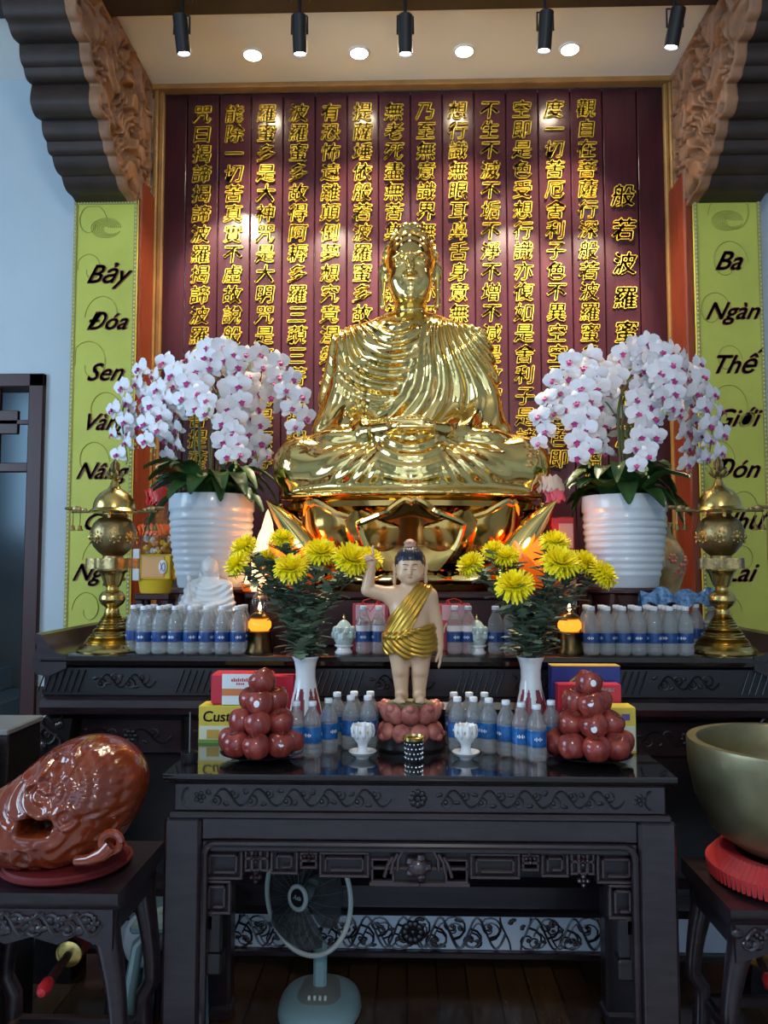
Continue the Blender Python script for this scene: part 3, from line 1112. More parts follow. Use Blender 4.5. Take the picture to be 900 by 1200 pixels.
# ------------------------------------------------------------------ small carved stands at the sides
def stand(name, label, loc, hx, dy, H, corner):
    t = thing(name, label, 'stand', loc)
    obj('top', profile_x(MB(), [(0, H), (dy, H), (dy, H - .05), (.02, H - .05), (.004, H - .03), (0, H - .012)], -hx, hx), M['darkwood'], t, fix=True)
    ap = MB()
    P = [(-hx + .02, H - .05), (hx - .02, H - .05), (hx - .02, H - .16), (hx - .05, H - .15), (hx * .5, H - .12), (hx * .3, H - .145), (0, H - .125), (-hx * .3, H - .145), (-hx * .5, H - .12), (-hx + .05, H - .15), (-hx + .02, H - .16)]
    ap.prism(P, .02, .05, 'y')
    obj('apron', ap, M['darkwood'], t, fix=True)
    obj('apron', MB().prism(P, dy - .05, dy - .02, 'y'), M['darkwood'], t, fix=True)
    for s_ in (-1, 1):
        sd = MB().box(*sorted((s_ * (hx - .02), s_ * (hx - .05))), .05, dy - .05, H - .13, H - .05, .003)
        obj('side_apron', sd, M['darkwood'], t)
    c2 = MB()
    scroll(c2, -hx + .05, hx - .05, H - .09, .05, .017, .0065, 4, .5, 11)
    for k in range(5):
        flower(c2, -hx * .7 + hx * 1.4 * k / 4, .018, H - .085, .022, 5, .007)
    obj('carving', c2, M['darkwood'], t)
    for sx in (-1, 1):
        for y_ in (.06, dy - .06):
            pts, rad = [], []
            for k in range(13):
                u = k / 12
                pts.append((sx * (hx - .055 + .035 * math.sin(PI * u * 1.0) - .03 * math.sin(PI * u) * (u > .5) + .02 * u), y_, (H - .1) * (1 - u)))
                rad.append(.040 - .014 * math.sin(PI * u) + (.006 if u > .93 else 0))
            obj('leg', MB().tube(pts, rad, 10), M['darkwood'], t)
    st_ = MB()
    for y_ in (.06, dy - .06):
        st_.box(-hx + .04, hx - .04, y_ - .014, y_ + .014, .15, .185, .004)
    for sx in (-1, 1):
        st_.box(*sorted((sx * (hx - .04), sx * (hx - .065))), .06, dy - .06, .15, .185, .004)
    obj('stretcher', st_, M['darkwood'], t)
    return t


YS = 2.22
zs = ZZ(1052, YS)
xr_ = W(138, 1045, YS).x
stand('carved_stand', 'dark carved wooden stand under the wooden fish drum', (xr_ - .245, YS, 0), .245, .42, zs, 0)
YR = 2.40
xl_ = W(856, 1050, YR).x
stand('carved_stand', 'dark carved wooden stand under the bronze bowl', (xl_ + .30, YR, 0), .30, .42, ZZ(1062, YR), 0)

# ------------------------------------------------------------------ wooden fish (temple block) on its cushion
M['fish'] = pm('varnished_red_brown_wood', (.19, .030, .008), .16, var=(7, .35), coat=.8, coat_rough=.06)
M['cushion'] = pm('red_cushion_cloth', (.13, .005, .007), .7, bump=(60, .2))
fc = W(80, 956, 2.42)
cz0 = zs
ct = thing('cushion', 'dark red round cushion under the wooden fish drum', 'cushion', (fc.x + .0, 2.42, cz0))
obj('pad', MB().lathe([(0, 0), (.16, 0), (.175, .006), (.182, .018), (.175, .030), (.15, .034), (0, .034)], 40), M['cushion'], ct)
obj('piping', MB().tube([(.182 * math.cos(a), .182 * math.sin(a), .018) for a in [2 * PI * k / 40 for k in range(41)]], .006, 6), M['cushion'], ct)
zf = cz0 + .034
t = thing('wooden_fish', 'glossy red-brown carved wooden fish drum sitting on a red cushion', 'temple block', (fc.x, 2.415, zf))
Hf = ZZ(866, 2.40) - zf


def fishfn(p):
    x, y, z_ = p
    d = F.ell(p, (.082, 0, Hf * .63), (.150, .17, Hf * .375))
    d = smin(d, F.ell(p, (-.085, -.0, Hf * .26), (.205, .18, Hf * .34)), .20)
    d = smax(d, -z_ - .0, .02)
    # sound slot
    d = smax(d, -F.box(p, (-.015, -.16, Hf * .385), (.048, .14, .020), .006), .015)
    d = smax(d, -F.ell(p, (-.015, -.205, Hf * .385), (.050, .035, .022)), .02)
    front = np.clip((-y - .02) / .08, 0, 1)
    # shallow carved scales on the upper right, flowing lines elsewhere
    r_ = np.sqrt((x - .04) ** 2 + (z_ - Hf * .68) ** 2)
    a_ = np.arctan2(z_ - Hf * .68, x - .04)
    sc = np.abs(np.sin(r_ * 95)) * np.abs(np.sin(a_ * 14 + np.floor(r_ * 95 / PI) * PI / 2))
    m1 = ((x > .05) & (z_ > Hf * .5)).astype(np.float32)
    ln = np.sin(r_ * 150 + 2 * np.sin(a_ * 5))
    wv_ = np.sin(x * 60 + 3 * np.sin(z_ * 40)) * np.sin(z_ * 70 + 2 * np.sin(x * 50))
    d = d - front * (.006 * sc * m1 + .0040 * ln * (1 - m1) * (z_ > Hf * .45) + .006 * np.clip(wv_, 0, 1) * (z_ < Hf * .5))
    # carved curls: raised rings
    for (cx, cz, rr, w_) in ((-.05, .83, .045, .013), (.035, .86, .04, .012), (-.0, .64, .05, .016), (.01, .74, .025, .012), (.075, .47, .028, .012), (-.05, .15, .03, .010)):
        q = np.sqrt((x - cx) ** 2 + (z_ - cz * Hf) ** 2)
        rg = np.abs(q - rr) - w_
        d = np.where(front > 0, d - .009 * np.clip(-rg / w_, 0, 1) * front, d)
    return d * .7


sdf_obj('body', fishfn, (-.34, -.25, -.02), (.28, .25, Hf + .04), .0048, M['fish'], t)
h = MB()
h.tube([(.10, -.17, .045), (.145, -.19, .055), (.185, -.20, .075), (.205, -.195, .095)], [.014, .016, .02, .022], 10)
h.tube([(.205 + .026 * math.cos(a), -.195, .105 + .024 * math.sin(a)) for a in [2 * PI * k / 18 for k in range(19)]], .012, 8)
obj('tail_ring', h, M['fish'], t)

# red mallets with brass rings lying on the stands' stretchers
def mallet(label, p0, p1, size=1.0):
    t = thing('padded_mallet', label, 'mallet', p0)
    dv = Vector(p1) - Vector(p0)
    L = dv.length
    q = dv.to_track_quat('Z', 'Y').to_matrix().to_4x4()
    obj('handle', MB().lathe([(.010, 0), (.014, .01), (.013, L * .45), (.012, L * .72)], 12).xform(q), M['redwood_dark'], t)
    s = size
    obj('head', MB().lathe([(.0, L * .60), (.03 * s, L * .62), (.046 * s, L * .68), (.05 * s, L * .82), (.046 * s, L * .94), (.03 * s, L), (0, L * 1.01)], 20).xform(q), M['cushion'], t)
    obj('ring', MB().lathe([(.034 * s, L * .585), (.046 * s, L * .60), (.047 * s, L * .635), (.038 * s, L * .65)], 20).xform(q), M['brass'], t)
    obj('tip', MB().lathe([(0, -.004), (.012, 0), (.020, .02), (.018, .05), (.012, .06)], 12).xform(q), M['red'], t)
    return t


mallet('red padded mallet with brass ring propped under the wooden fish stand', tuple(W(48, 1164, 2.26)), tuple(W(99, 1092, 2.58)), .85)
mallet('red padded mallet in the shadow under the bronze bowl stand', tuple(W(905, 1160, 2.48)), tuple(W(880, 1096, 2.72)), .9)

# ------------------------------------------------------------------ bronze singing bowl on a red ring cushion
M['bowl'] = pm('dull_bronze', (.26, .23, .13), .42, metal=.85, var=(4, .25), bump=(30, .05))
bc = W(925, 868, 2.62)
br_ = bc.x - W(810, 868, 2.62).x
zr_ = ZZ(866, 2.62)
ztop = ZZ(1062, YR)
t = thing('ring_cushion', 'bright red fringed ring cushion under the bronze bowl', 'cushion', (bc.x, 2.62, ztop))
obj('pad', MB().lathe([(.10, 0), (.21, 0), (.238, .02), (.245, .045), (.23, .075), (.18, .08), (.10, .06)], 48), M['cushion'], t)
fr = MB()
for k in range(90):
    a = 2 * PI * k / 90
    c, s_ = math.cos(a), math.sin(a)
    fr.tube([(.17 * c, .17 * s_, .082), (.215 * c, .215 * s_, .086), (.25 * c, .25 * s_, .05), (.248 * c, .248 * s_, .012)], [.006, .010, .010, .006], 5)
M['redfringe'] = pm('red_fringe', (.50, .015, .018), .55, sheen=.3)
obj('fringe', fr, M['redfringe'], t)
hb = zr_ - ztop - .075
t = thing('singing_bowl', 'large dull bronze singing bowl on a red ring cushion at the picture edge', 'bowl', (bc.x, 2.62, ztop + .075))
P = [(0, 0), (.10, .004), (br_ * .55, .03), (br_ * .78, hb * .22), (br_ * .93, hb * .5), (br_ * .99, hb * .78), (br_, hb * .97), (br_ * .99, hb), (br_ * .90, hb), (br_ * .885, hb * .97), (br_ * .88, hb * .75), (br_ * .82, hb * .5), (br_ * .66, hb * .24), (br_ * .4, hb * .13), (0, hb * .1)]
obj('body', MB().lathe(P, 72), M['bowl'], t)

# ------------------------------------------------------------------ desk fan under the table
M['fanteal'] = pm('pale_teal_plastic', (.20, .33, .36), .35)
M['fangrey'] = pm('grey_plastic', (.15, .165, .155), .4)
M['fanblade'] = pm('smoky_clear_plastic', (.05, .055, .055), .15, clear=.35, alpha=1)
M['rim'] = pm('pale_grey_plastic', (.50, .55, .52), .35)
fp = WZ(375, 1196, 0.0)
fy = fp.y + .08
t = thing('desk_fan', 'pale teal desk fan with smoky blades standing under the table', 'fan', (W(375, 1150, fy).x, fy, 0))
bs = MB()


def basefn(u, v):
    a = 2 * PI * u
    # rounded horseshoe plan, domed
    rr = .16 * (1 + .10 * abs(math.sin(a)) ** 2)
    k = math.sin(v * PI / 2)
    kk = 1 - .95 * (1 - math.cos(v * PI / 2)) ** 1.0
    x = rr * .93 * math.copysign(abs(math.cos(a)) ** .75, math.cos(a)) * (1 - .95 * v ** 2.2)
    y_ = rr * 1.0 * math.copysign(abs(math.sin(a)) ** .85, math.sin(a)) * (1 - .95 * v ** 2.2)
    return (x, y_, .006 + .062 * math.sin(v * PI / 2))


bs.grid(basefn, 40, 10, closeu=True)
bs.lathe([(.0, 0), (.12, 0), (.15, .006)], 40)
obj('base', bs, M['fanteal'], t)
cp = MB()
cp.grid(lambda u, v: ((u - .5) * (.125 + .03 * math.sin(v * PI)), -.165 + .25 * v, .006 + .07 * math.sin(min(1, max(0.0, (v + .06)) * 1.6) * PI / 2) * (1 - .25 * abs(2 * u - 1) ** 3) + .004), 11, 14)
obj('control_panel', cp, M['fangrey'], t)
bt = MB()
for k in range(4):
    bt.box(-.034 + k * .019, -.024 + k * .019, -.088, -.078, .070, .086, .002)
obj('speed_buttons', bt, M['rim'], t)
obj('neck', MB().box(-.024, .024, -.012, .028, .06, .23, .010), M['fanteal'], t)
zf = ZZ(1050, fy)
hd = Matrix.Translation((-.048, 0, zf)) @ Matrix.Rotation(R(-34), 4, 'Z') @ Matrix.Rotation(R(-7), 4, 'X')
rm = MB()
rr = .200
rm.tube([(rr * math.cos(a), 0, rr * math.sin(a)) for a in [2 * PI * k / 64 for k in range(65)]], .009, 8)
rm.xform(hd)
obj('grille_rim', rm, M['rim'], t)
gw = MB()
for k in range(22):
    a = 2 * PI * k / 22
    c, s_ = math.cos(a), math.sin(a)
    gw.tube([(.035 * c, -.05, .035 * s_), (.13 * c, -.045, .13 * s_), (rr * c, 0, rr * s_)], .0005, 3)
    gw.tube([(.05 * c, .06, .05 * s_), (.12 * c, .045, .12 * s_), (rr * c, 0, rr * s_)], .0005, 3)
gw.xform(hd)
obj('wire_grille', gw, M['fangrey'], t)
mt = MB().lathe([(0, .02), (.05, .03), (.06, .06), (.055, .12), (.035, .15), (0, .155)], 24).xform(hd @ Matrix.Rotation(R(-90), 4, 'X'))
obj('motor_housing', mt, M['fangrey'], t)
for k in range(3):
    bl = MB()

    def bf(u, v, k=k):
        a = 2 * PI * k / 3 + (u - .5) * (1.0 + .75 * math.sin(v * PI * .85)) + .35 * v
        q = .03 + .150 * v
        return (q * math.cos(a), -.016 + .035 * (u - .5), q * math.sin(a))
    bl.grid(bf, 12, 10)
    bl.grid(lambda u, v: tuple(np.array(bf(u, v)) + (0, .003, 0)), 12, 10)
    bl.xform(hd)
    obj('blade', bl, M['fanblade'], t)
hub = MB().lathe([(0, -.028), (.032, -.026), (.036, -.01), (.034, .02), (0, .02)], 28).xform(hd @ Matrix.Rotation(R(90), 4, 'X') @ Matrix.Rotation(PI, 4, 'X'))
obj('blade_hub', hub, M['fangrey'], t)
bdg = MB().lathe([(0, -.058), (.030, -.057), (.033, -.05), (.030, -.046)], 28).xform(hd @ Matrix.Rotation(R(-90), 4, 'X'))
bd_ = obj('badge', bdg, M['black'], t)
rg = MB().tube([(.038 * math.cos(a), -.052, .038 * math.sin(a)) for a in [2 * PI * k / 32 for k in range(33)]], .0085, 8).xform(hd)
obj('badge_ring', rg, M['rim'], bd_)
obj('lettering', bold(text_mesh('Asia', .022, extrude=.0006, shear=.3), .0012).xform(hd @ Matrix.Translation((0, -.0585, -.006)) @ UPR), M['rim'], bd_)

# ------------------------------------------------------------------ odds and ends in the dark at the sides
q = W(8, 855, 2.56)
t = thing('book_shelf_unit', 'low dark unit at the left picture edge holding a pale stack', 'cabinet', (q.x - .25, 2.56, 0))
obj('body', MB().box(-.25, .25, .012, .24, 0, q.z - .02, .004), M['blackwood'], t)
obj('top', MB().box(-.26, .255, 0, .25, q.z - .02, q.z, .004), M.setdefault('greytop', pm('grey_laminate', (.16, .17, .17), .3)), t)
for k in range(9):
    tt = obj('prayer_book', MB().box(-.14, .14, 0, .0 + .19, 0, .027, .004), M['white'], None, (q.x - .155, 2.355, q.z - .03 - .032 * (k + 1)))
    tag(tt, 'white bound book, %s of the pale stack at the left picture edge' % ('topmost', 'second from the top', 'third from the top', 'fourth from the top', 'fifth from the top', 'sixth from the top', 'seventh from the top', 'eighth from the top', 'lowest')[k], 'book', 'white books stacked at the left edge')
t = thing('plinth', 'dark block under the stack of white books at the left edge', 'plinth', (q.x - .155, 2.45, 0))
obj('body', MB().box(-.15, .15, -.1, .1, 0, q.z - .03 - .032 * 9, .004), M['blackwood'], t)
# pale plastic stool half hidden between the fish stand and the table
sp_ = W(178, 1100, 2.66)
t = thing('plastic_stool', 'pale teal plastic stool half hidden behind the table leg', 'stool', (sp_.x + .02, 2.76, 0))
for sx in (-1, 1):
    for sy in (-1, 1):
        lg = MB().tube([(sx * .10, sy * .11, 0), (sx * .09, sy * .11, .2), (sx * .065, sy * .10, .37), (sx * .02, sy * .09, .42)], [.038, .042, .036, .02], 10, flat=.5)
        obj('leg', lg, M['fanteal'], t)
obj('seat', MB().box(-.09, .09, -.12, .12, .405, .435, .012), M['fanteal'], t)
bg = W(157, 1094, 2.9)
t = tag(obj('carrier_bag', MB().ball((0, 0, .10), (.075, .06, .10), 14).ball((.02, 0, .19), (.03, .02, .05), 10).xform(Matrix.Rotation(.1, 4, 'Y')), M['white'], None, (bg.x, 2.98, .14)), 'crumpled white carrier bag in the dark beside the table', 'bag')
t = thing('low_box', 'dark box the white carrier bag sits on', 'box', (bg.x, 2.98, 0))
obj('body', MB().box(-.1, .1, -.09, .09, 0, .14, .005), M['blackwood'], t)

# ------------------------------------------------------------------ the gold seated statue on its lotus
YBU = 3.80
xs = W(481, 450, 3.75).x
zseat = ZZ(584, 3.50)
bud = thing('seated_statue', 'large polished gold seated robed figure with folded hands on a lotus seat', 'statue', (xs, YBU, zt1))
dz = zseat - zt1


def ridge(u, sharp=1.6):
    return np.abs(np.cos(u)) ** sharp


def budfn(p):
    x, y, z = p
    ax = np.abs(x)
    q = (ax, y, z)
    # ---- robed trunk
    d = F.ell(p, (0, .04, .45), (.285, .185, .46))
    d = smin(d, F.ell(p, (0, .03, .64), (.30, .17, .20)), .10)
    d = smin(d, F.cap(q, (.0, .05, .80), (.23, .055, .725), .095, .115), .08)
    d = smin(d, F.cap(q, (.265, .055, .70), (.335, .02, .34), .115, .108), .06)         # upper arms under the robe
    d = smin(d, F.cap(q, (.325, .0, .33), (.12, -.235, .275), .100, .062), .05)        # forearms in sleeves
    trunk = d
    # ---- legs, crossed
    legs = F.cap(q, (.14, .03, .14), (.475, -.10, .155), .165, .135)
    legs = smin(legs, F.cap(q, (.475, -.12, .145), (.04, -.285, .105), .135, .095), .05)
    legs = smin(legs, F.ell(p, (0, -.18, .09), (.34, .16, .10)), .08)
    # ---- folds in the robe
    cx, cz = -.035, .87
    dx, dzz = x - cx, z - cz
    rr = np.sqrt((dx * 1.05) ** 2 + dzz ** 2)
    ang = np.arctan2(dx, -dzz)                        # 0 = straight down
    front = np.clip((.10 - y) / .08, 0, 1)
    wU = np.clip(1 - np.abs(ang + .18) / .95, 0, 1) ** .6 * np.clip((.50 - rr) / .10, 0, 1)
    U = ridge((rr + .02 * np.sin(ang * 2)) * PI / .062)
    ca, cb = .17, .98
    an2 = np.arctan2(x - ca, -(z - cb))
    G = ridge((an2 + .12 * np.sin(z * 9)) * 21)
    wG = np.clip((x + .10 + .55 * (.55 - z)) / .10, 0, 1) * np.clip((z - .22) / .1, 0, 1)
    an3 = np.arctan2(x + .30, -(z - .95))
    G3 = ridge((an3 + .10 * np.sin(z * 8)) * 17)
    wG3 = np.clip((-x - .14) / .08, 0, 1) * np.clip((z - .2) / .1, 0, 1)
    wU = wU * (1 - wG * .9)
    fold = .024 * U * wU + .017 * G * wG * (1 - wU * .6) + .017 * G3 * wG3 * (1 - wU * .7)
    neckgap = np.clip((.86 - z) / .04, 0, 1)
    trunk = trunk - fold * front * neckgap
    # collar rolls
    for k, (rw, rz) in enumerate(((.105, .885), (.135, .855))):
        yy = y - .03
        rad = np.sqrt((x / 1.0) ** 2 + (yy / .85) ** 2)
        zc2 = rz - .16 * np.clip(-yy, 0, .14) / .14 * (1 + .3 * k)
        trunk = smin(trunk, np.sqrt((rad - rw) ** 2 + (z - zc2) ** 2) - .020, .012)
    # leg folds: long swags from the middle to the knees
    lang = np.arctan2(z - .30, np.maximum(ax - .05, 1e-3))
    lf = ridge((lang + .35 * ax) * 15) * np.clip((ax - .10) / .08, 0, 1) * np.clip((.47 - ax) / .18, 0, 1) * np.clip((-y - .02) / .1, 0, 1) * np.clip((z - .05) / .05, 0, 1)
    legs = legs - .011 * lf
    # central drape with hanging loops
    rd = np.sqrt(x ** 2 + (z - .36) ** 2)
    drape = F.ell(p, (0, -.285, .13), (.17, .085, .16)) - .013 * ridge(rd * PI / .048) * np.clip((.17 - ax) / .05, 0, 1)
    legs = smin(legs, drape, .03)
    d = smin(trunk, legs, .035)
    # wide sleeve ends over the thighs
    d = smin(d, F.ell(q, (.30, -.13, .275), (.145, .11, .055)), .03)
    # hem plate under the legs
    d = smin(d, F.ell(p, (0, -.06, .02), (.60, .335, .045)), .03)
    # ---- hands laid one on the other, palms up
    hnd = F.ell(p, (.0, -.335, .300), (.085, .05, .022))
    hnd = smin(hnd, F.cap(q, (.15, -.26, .295), (.06, -.33, .298), .036, .03), .02)
    for k in range(4):
        yy = -.385 + .024 * k
        hnd = smin(hnd, F.cap(p, (.05, yy, .315), (-.085, yy + .004, .318), .0125, .010), .006)
        hnd = smin(hnd, F.cap(p, (-.05, yy - .006, .292), (.09, yy, .292), .0125, .010), .006)
    hnd = smin(hnd, F.cap(p, (.085, -.33, .32), (.008, -.355, .345), .015, .011), .008)
    hnd = smin(hnd, F.cap(p, (-.085, -.33, .32), (-.008, -.355, .345), .015, .011), .008)
    d = smin(d, hnd, .008)
    # ---- neck and head
    nk = F.cap(p, (0, .03, .80), (0, .015, .97), .078, .072)
    for k in range(2):
        nk = nk + .004 * np.exp(-((z - .895 - .035 * k) / .006) ** 2)
    hdd = F.ell(p, (0, -.005, 1.075), (.110, .125, .165))
    hdd = smin(hdd, F.ell(p, (0, .03, 1.135), (.120, .130, .145)), .03)
    hdd = smin(hdd, F.ell(p, (0, -.055, .965), (.070, .068, .055)), .06)
    hdd = smin(hdd, F.ell(q, (.052, -.075, 1.02), (.040, .045, .05)), .03)
    # eye sockets, lids, brow
    hdd = smax(hdd, -F.ell(q, (.046, -.138, 1.098), (.034, .028, .020)), .02)
    hdd = smin(hdd, F.ell(q, (.046, -.102, 1.094), (.031, .022, .018)), .006)
    lid = np.sqrt((z - 1.088 + .25 * (ax - .046) ** 2 / .03) ** 2 + (y + .121 - .6 * (ax - .046) ** 2 / .05) ** 2) - .004
    hdd = np.where((ax > .016) & (ax < .076), smin(hdd, lid, .004), hdd)
    for s_ in (0,):
        hdd = smin(hdd, F.path(q, [(.012, -.128, 1.115), (.045, -.124, 1.134), (.085, -.098, 1.118)], [.006, .007, .004]), .014)
    nose = F.path(p, [(0, -.122, 1.12), (0, -.140, 1.07), (0, -.152, 1.038)], [.011, .014, .019])
    nose = smin(nose, F.ell(q, (.017, -.134, 1.032), (.013, .016, .011)), .010)
    hdd = smin(hdd, nose, .014)
    lip = F.path(q, [(0, -.128, .992), (.018, -.126, .994), (.036, -.112, .991)], [.009, .008, .003])
    lip = np.minimum(lip, F.path(q, [(0, -.124, .974), (.016, -.122, .976), (.030, -.110, .982)], [.011, .010, .004]))
    hdd = smin(hdd, lip, .006)
    hdd = smin(hdd, F.ell(p, (0, -.108, .935), (.03, .024, .022)), .02)
    # long ears
    ear = F.path(q, [(.118, .01, 1.125), (.134, .02, 1.10), (.128, .012, 1.03), (.130, .012, .965), (.128, .01, .925)], [.015, .020, .014, .013, .017])
    ear = smax(ear, -F.ell(q, (.146, -.012, 1.08), (.014, .02, .04)), .006)
    hdd = smin(hdd, ear, .008)
    hdd = smin(hdd, nk, .025)
    return smin(d, hdd, .012) * .75


sdf_obj('figure', budfn, (-.68, -.46, -.04), (.68, .32, 1.34), .0062, M['gold'], bud, loc=(0, 0, dz), smooth=1)
hair = MB()
hc = Vector((0, .035, 1.135))
hr = Vector((.124, .134, .150))
for j in range(9):
    el = -.35 + j * .205
    n = max(1, int(25 * math.cos(el)))
    for i in range(n):
        a = 2 * PI * (i + .5 * (j % 2)) / n
        v = Vector((math.cos(el) * math.cos(a), math.cos(el) * math.sin(a), math.sin(el)))
        fr_ = -v.y                  # toward the face
        if fr_ > .25 and v.z < .70 - .0 + .1 * abs(v.x):
            continue
        p = Vector((hc.x + v.x * hr.x, hc.y + v.y * hr.y, hc.z + v.z * hr.z))
        hair.ball(p, .0185, 8)
hair.ball((0, .045, 1.285), (.078, .082, .055), 20)
for i in range(12):
    a = 2 * PI * i / 12
    hair.ball((.07 * math.cos(a), .045 + .074 * math.sin(a), 1.282), .016, 8)
hair.ball((0, .03, 1.15), (.121, .131, .150), 24)
hair_o = obj('hair', hair, M['gold'], bud, loc=(0, 0, dz))
for o_ in list(C.objects):
    if o_.parent == bud:
        o_.scale = (1.035, 1.0, 1.04)

# ---- lotus seat: a seed drum, tall cupped upper petals, bulging lower petals, round foot
H = dz
ped = MB()
ped.lathe([(.40, .0), (.46, .004), (.47, .03), (.44, .05), (.42, .09), (.40, .13), (.47, .18), (.50, H * .5), (.555, H - .05), (.585, H - .035), (.59, H - .012), (.57, H)], 72, sy=.62)
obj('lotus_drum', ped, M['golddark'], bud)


def petal(r0, r1, z0, z1, wid, thick, curl, notch=.12, sy=.62, belly=.06, edge=-.2):
    """cupped petal in local frame pointing along -y at angle 0: returns MB. u across, v up"""
    mb = MB()

    def fn(u, v, off=0.0):
        s_ = 2 * u - 1
        w_ = wid * (math.sin(PI * min(1, .10 + v * .50)) ** .6) * (1 - .55 * max(0, v - .72) / .28 * 1.0)
        zz = z0 + (z1 - z0) * (v - notch * (max(0, v - .6) / .4) * (abs(s_) ** 1.6) * 1.6 - .05 * (max(0, v - .85) / .15) * (1 - min(1, abs(s_) * 4)))
        r = r0 + (r1 - r0) * v + belly * math.sin(PI * v) * (1 - s_ * s_ * .7) + curl * max(0, v - .75) / .25 - off
        return s_ * w_, r + edge * wid * s_ * s_, zz
    return fn


def add_petal(name, ang, *a, parent=None, mat=None, rim=True, sy=.62, **k):
    fn = petal(*a, **k)
    mb = MB()

    def place(u, v, off=0):
        t, r, z_ = fn(u, v, off)
        # wrap around the drum: tangent offset t at radius r
        a2 = ang + t / max(.3, r)
        return (r * math.sin(a2), -r * math.cos(a2) * sy, z_)
    mb.grid(lambda u, v: place(u, v), 20, 16)
    mb.grid(lambda u, v: place(u, v, .018), 20, 16)
    o = obj(name, mb, mat, parent, fix=True, angle=60)
    if rim:
        rm = MB()
        pts = [place(0, v / 14) for v in range(4, 15)] + [place(u / 18, 1) for u in range(1, 18)] + [place(1, v / 14) for v in range(14, 3, -1)]
        rm.tube(pts, .016, 8)
        obj('petal_rim', rm, M['gold'], o)
    return o


NP = 8
for k in range(NP):
    ang = 2 * PI * k / NP
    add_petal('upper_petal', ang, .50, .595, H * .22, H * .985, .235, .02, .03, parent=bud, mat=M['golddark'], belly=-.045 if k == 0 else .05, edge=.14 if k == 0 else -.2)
for k in range(NP):
    ang = 2 * PI * (k + .5) / NP
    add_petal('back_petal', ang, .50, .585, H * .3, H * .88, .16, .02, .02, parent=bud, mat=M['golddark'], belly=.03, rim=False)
for k in range(NP):
    ang = 2 * PI * k / NP
    add_petal('lower_petal', ang, .45, .52, H * .30, H * .02, .19, .02, .015, parent=bud, mat=M['gold'], belly=.10, rim=False)
# two long gold leaves flaring outward at the sides of the seat
for s_ in (-1, 1):
    lf = MB()

    def leaf(u, v, off=0.0, s_=s_):
        c = Vector((s_ * (.39 + .25 * v ** 1.3), -.30 + .05 * v, H * (.12 + .86 * v)))
        w_ = .055 * math.sin(PI * (.08 + .92 * v) ** .8) ** .7 + .004
        q = 2 * u - 1
        return tuple(c + Vector((s_ * w_ * .75 * q, -.02 - .05 * (1 - q * q) * .7 + off, -w_ * .62 * q)))
    lf.grid(leaf, 12, 18)
    lf.grid(lambda u, v: leaf(u, v, .012), 12, 18)
    obj('flaring_leaf', lf, M['gold'], bud, fix=True, angle=60)

# ------------------------------------------------------------------ potted moth orchids on dark stands
M['petal'] = pm('white_orchid_petal', (.76, .76, .80), .55, sss=.25)
M['lip'] = pm('magenta_orchid_lip', (.42, .03, .20), .5)
M['stem'] = pm('green_flower_stem', (.10, .12, .035), .5)
M['bud'] = pm('green_orchid_bud', (.35, .38, .12), .5)
M['glaze'] = pm('white_glazed_pot', (.60, .66, .71), .28, coat=.3)
M['moss'] = pm('pot_moss', (.05, .06, .02), .9, bump=(60, .6))


def orchid_mesh():
    mb = MB()

    def pet(ang, L, wd_, cup, back):
        ca, sa = math.cos(ang), math.sin(ang)

        def fn(u, v):
            q = 2 * u - 1
            w_ = wd_ * math.sin(PI * (.06 + .90 * v)) ** .65 * q
            r_ = L * v
            x, z_ = r_ * sa + w_ * ca, r_ * ca - w_ * sa
            y_ = back + cup * (v - .45) ** 2 * L * 3 - .10 * wd_ * (1 - q * q) - .15 * L * v * v * (1 if back else 0) * -1
            return (x, y_, z_)
        mb.grid(fn, 5, 5)
    for a in (0, 2.25, -2.25):
        pet(a, .050, .017, .12, .006)
    for a in (1.28, -1.28):
        pet(a, .052, .028, -.15, -.001)
    mb.ball((0, -.010, -.004), (.005, .008, .006), 6, 1)
    mb.grid(lambda u, v: ((2 * u - 1) * .010 * math.sin(PI * (.15 + .7 * v)), -.012 - .012 * math.sin(v * 2.4), -.004 - .022 * v), 5, 4, 1)
    for s_ in (-1, 1):
        mb.grid(lambda u, v, s_=s_: (s_ * (.003 + .012 * v), -.008 - .012 * v + .004 * u, -.008 + .012 * (u - .5) * (1.2 - v)), 3, 3, 1)
    return mesh_of('orchid_flower', mb, [M['petal'], M['lip']], angle=80)


ORCH = orchid_mesh()


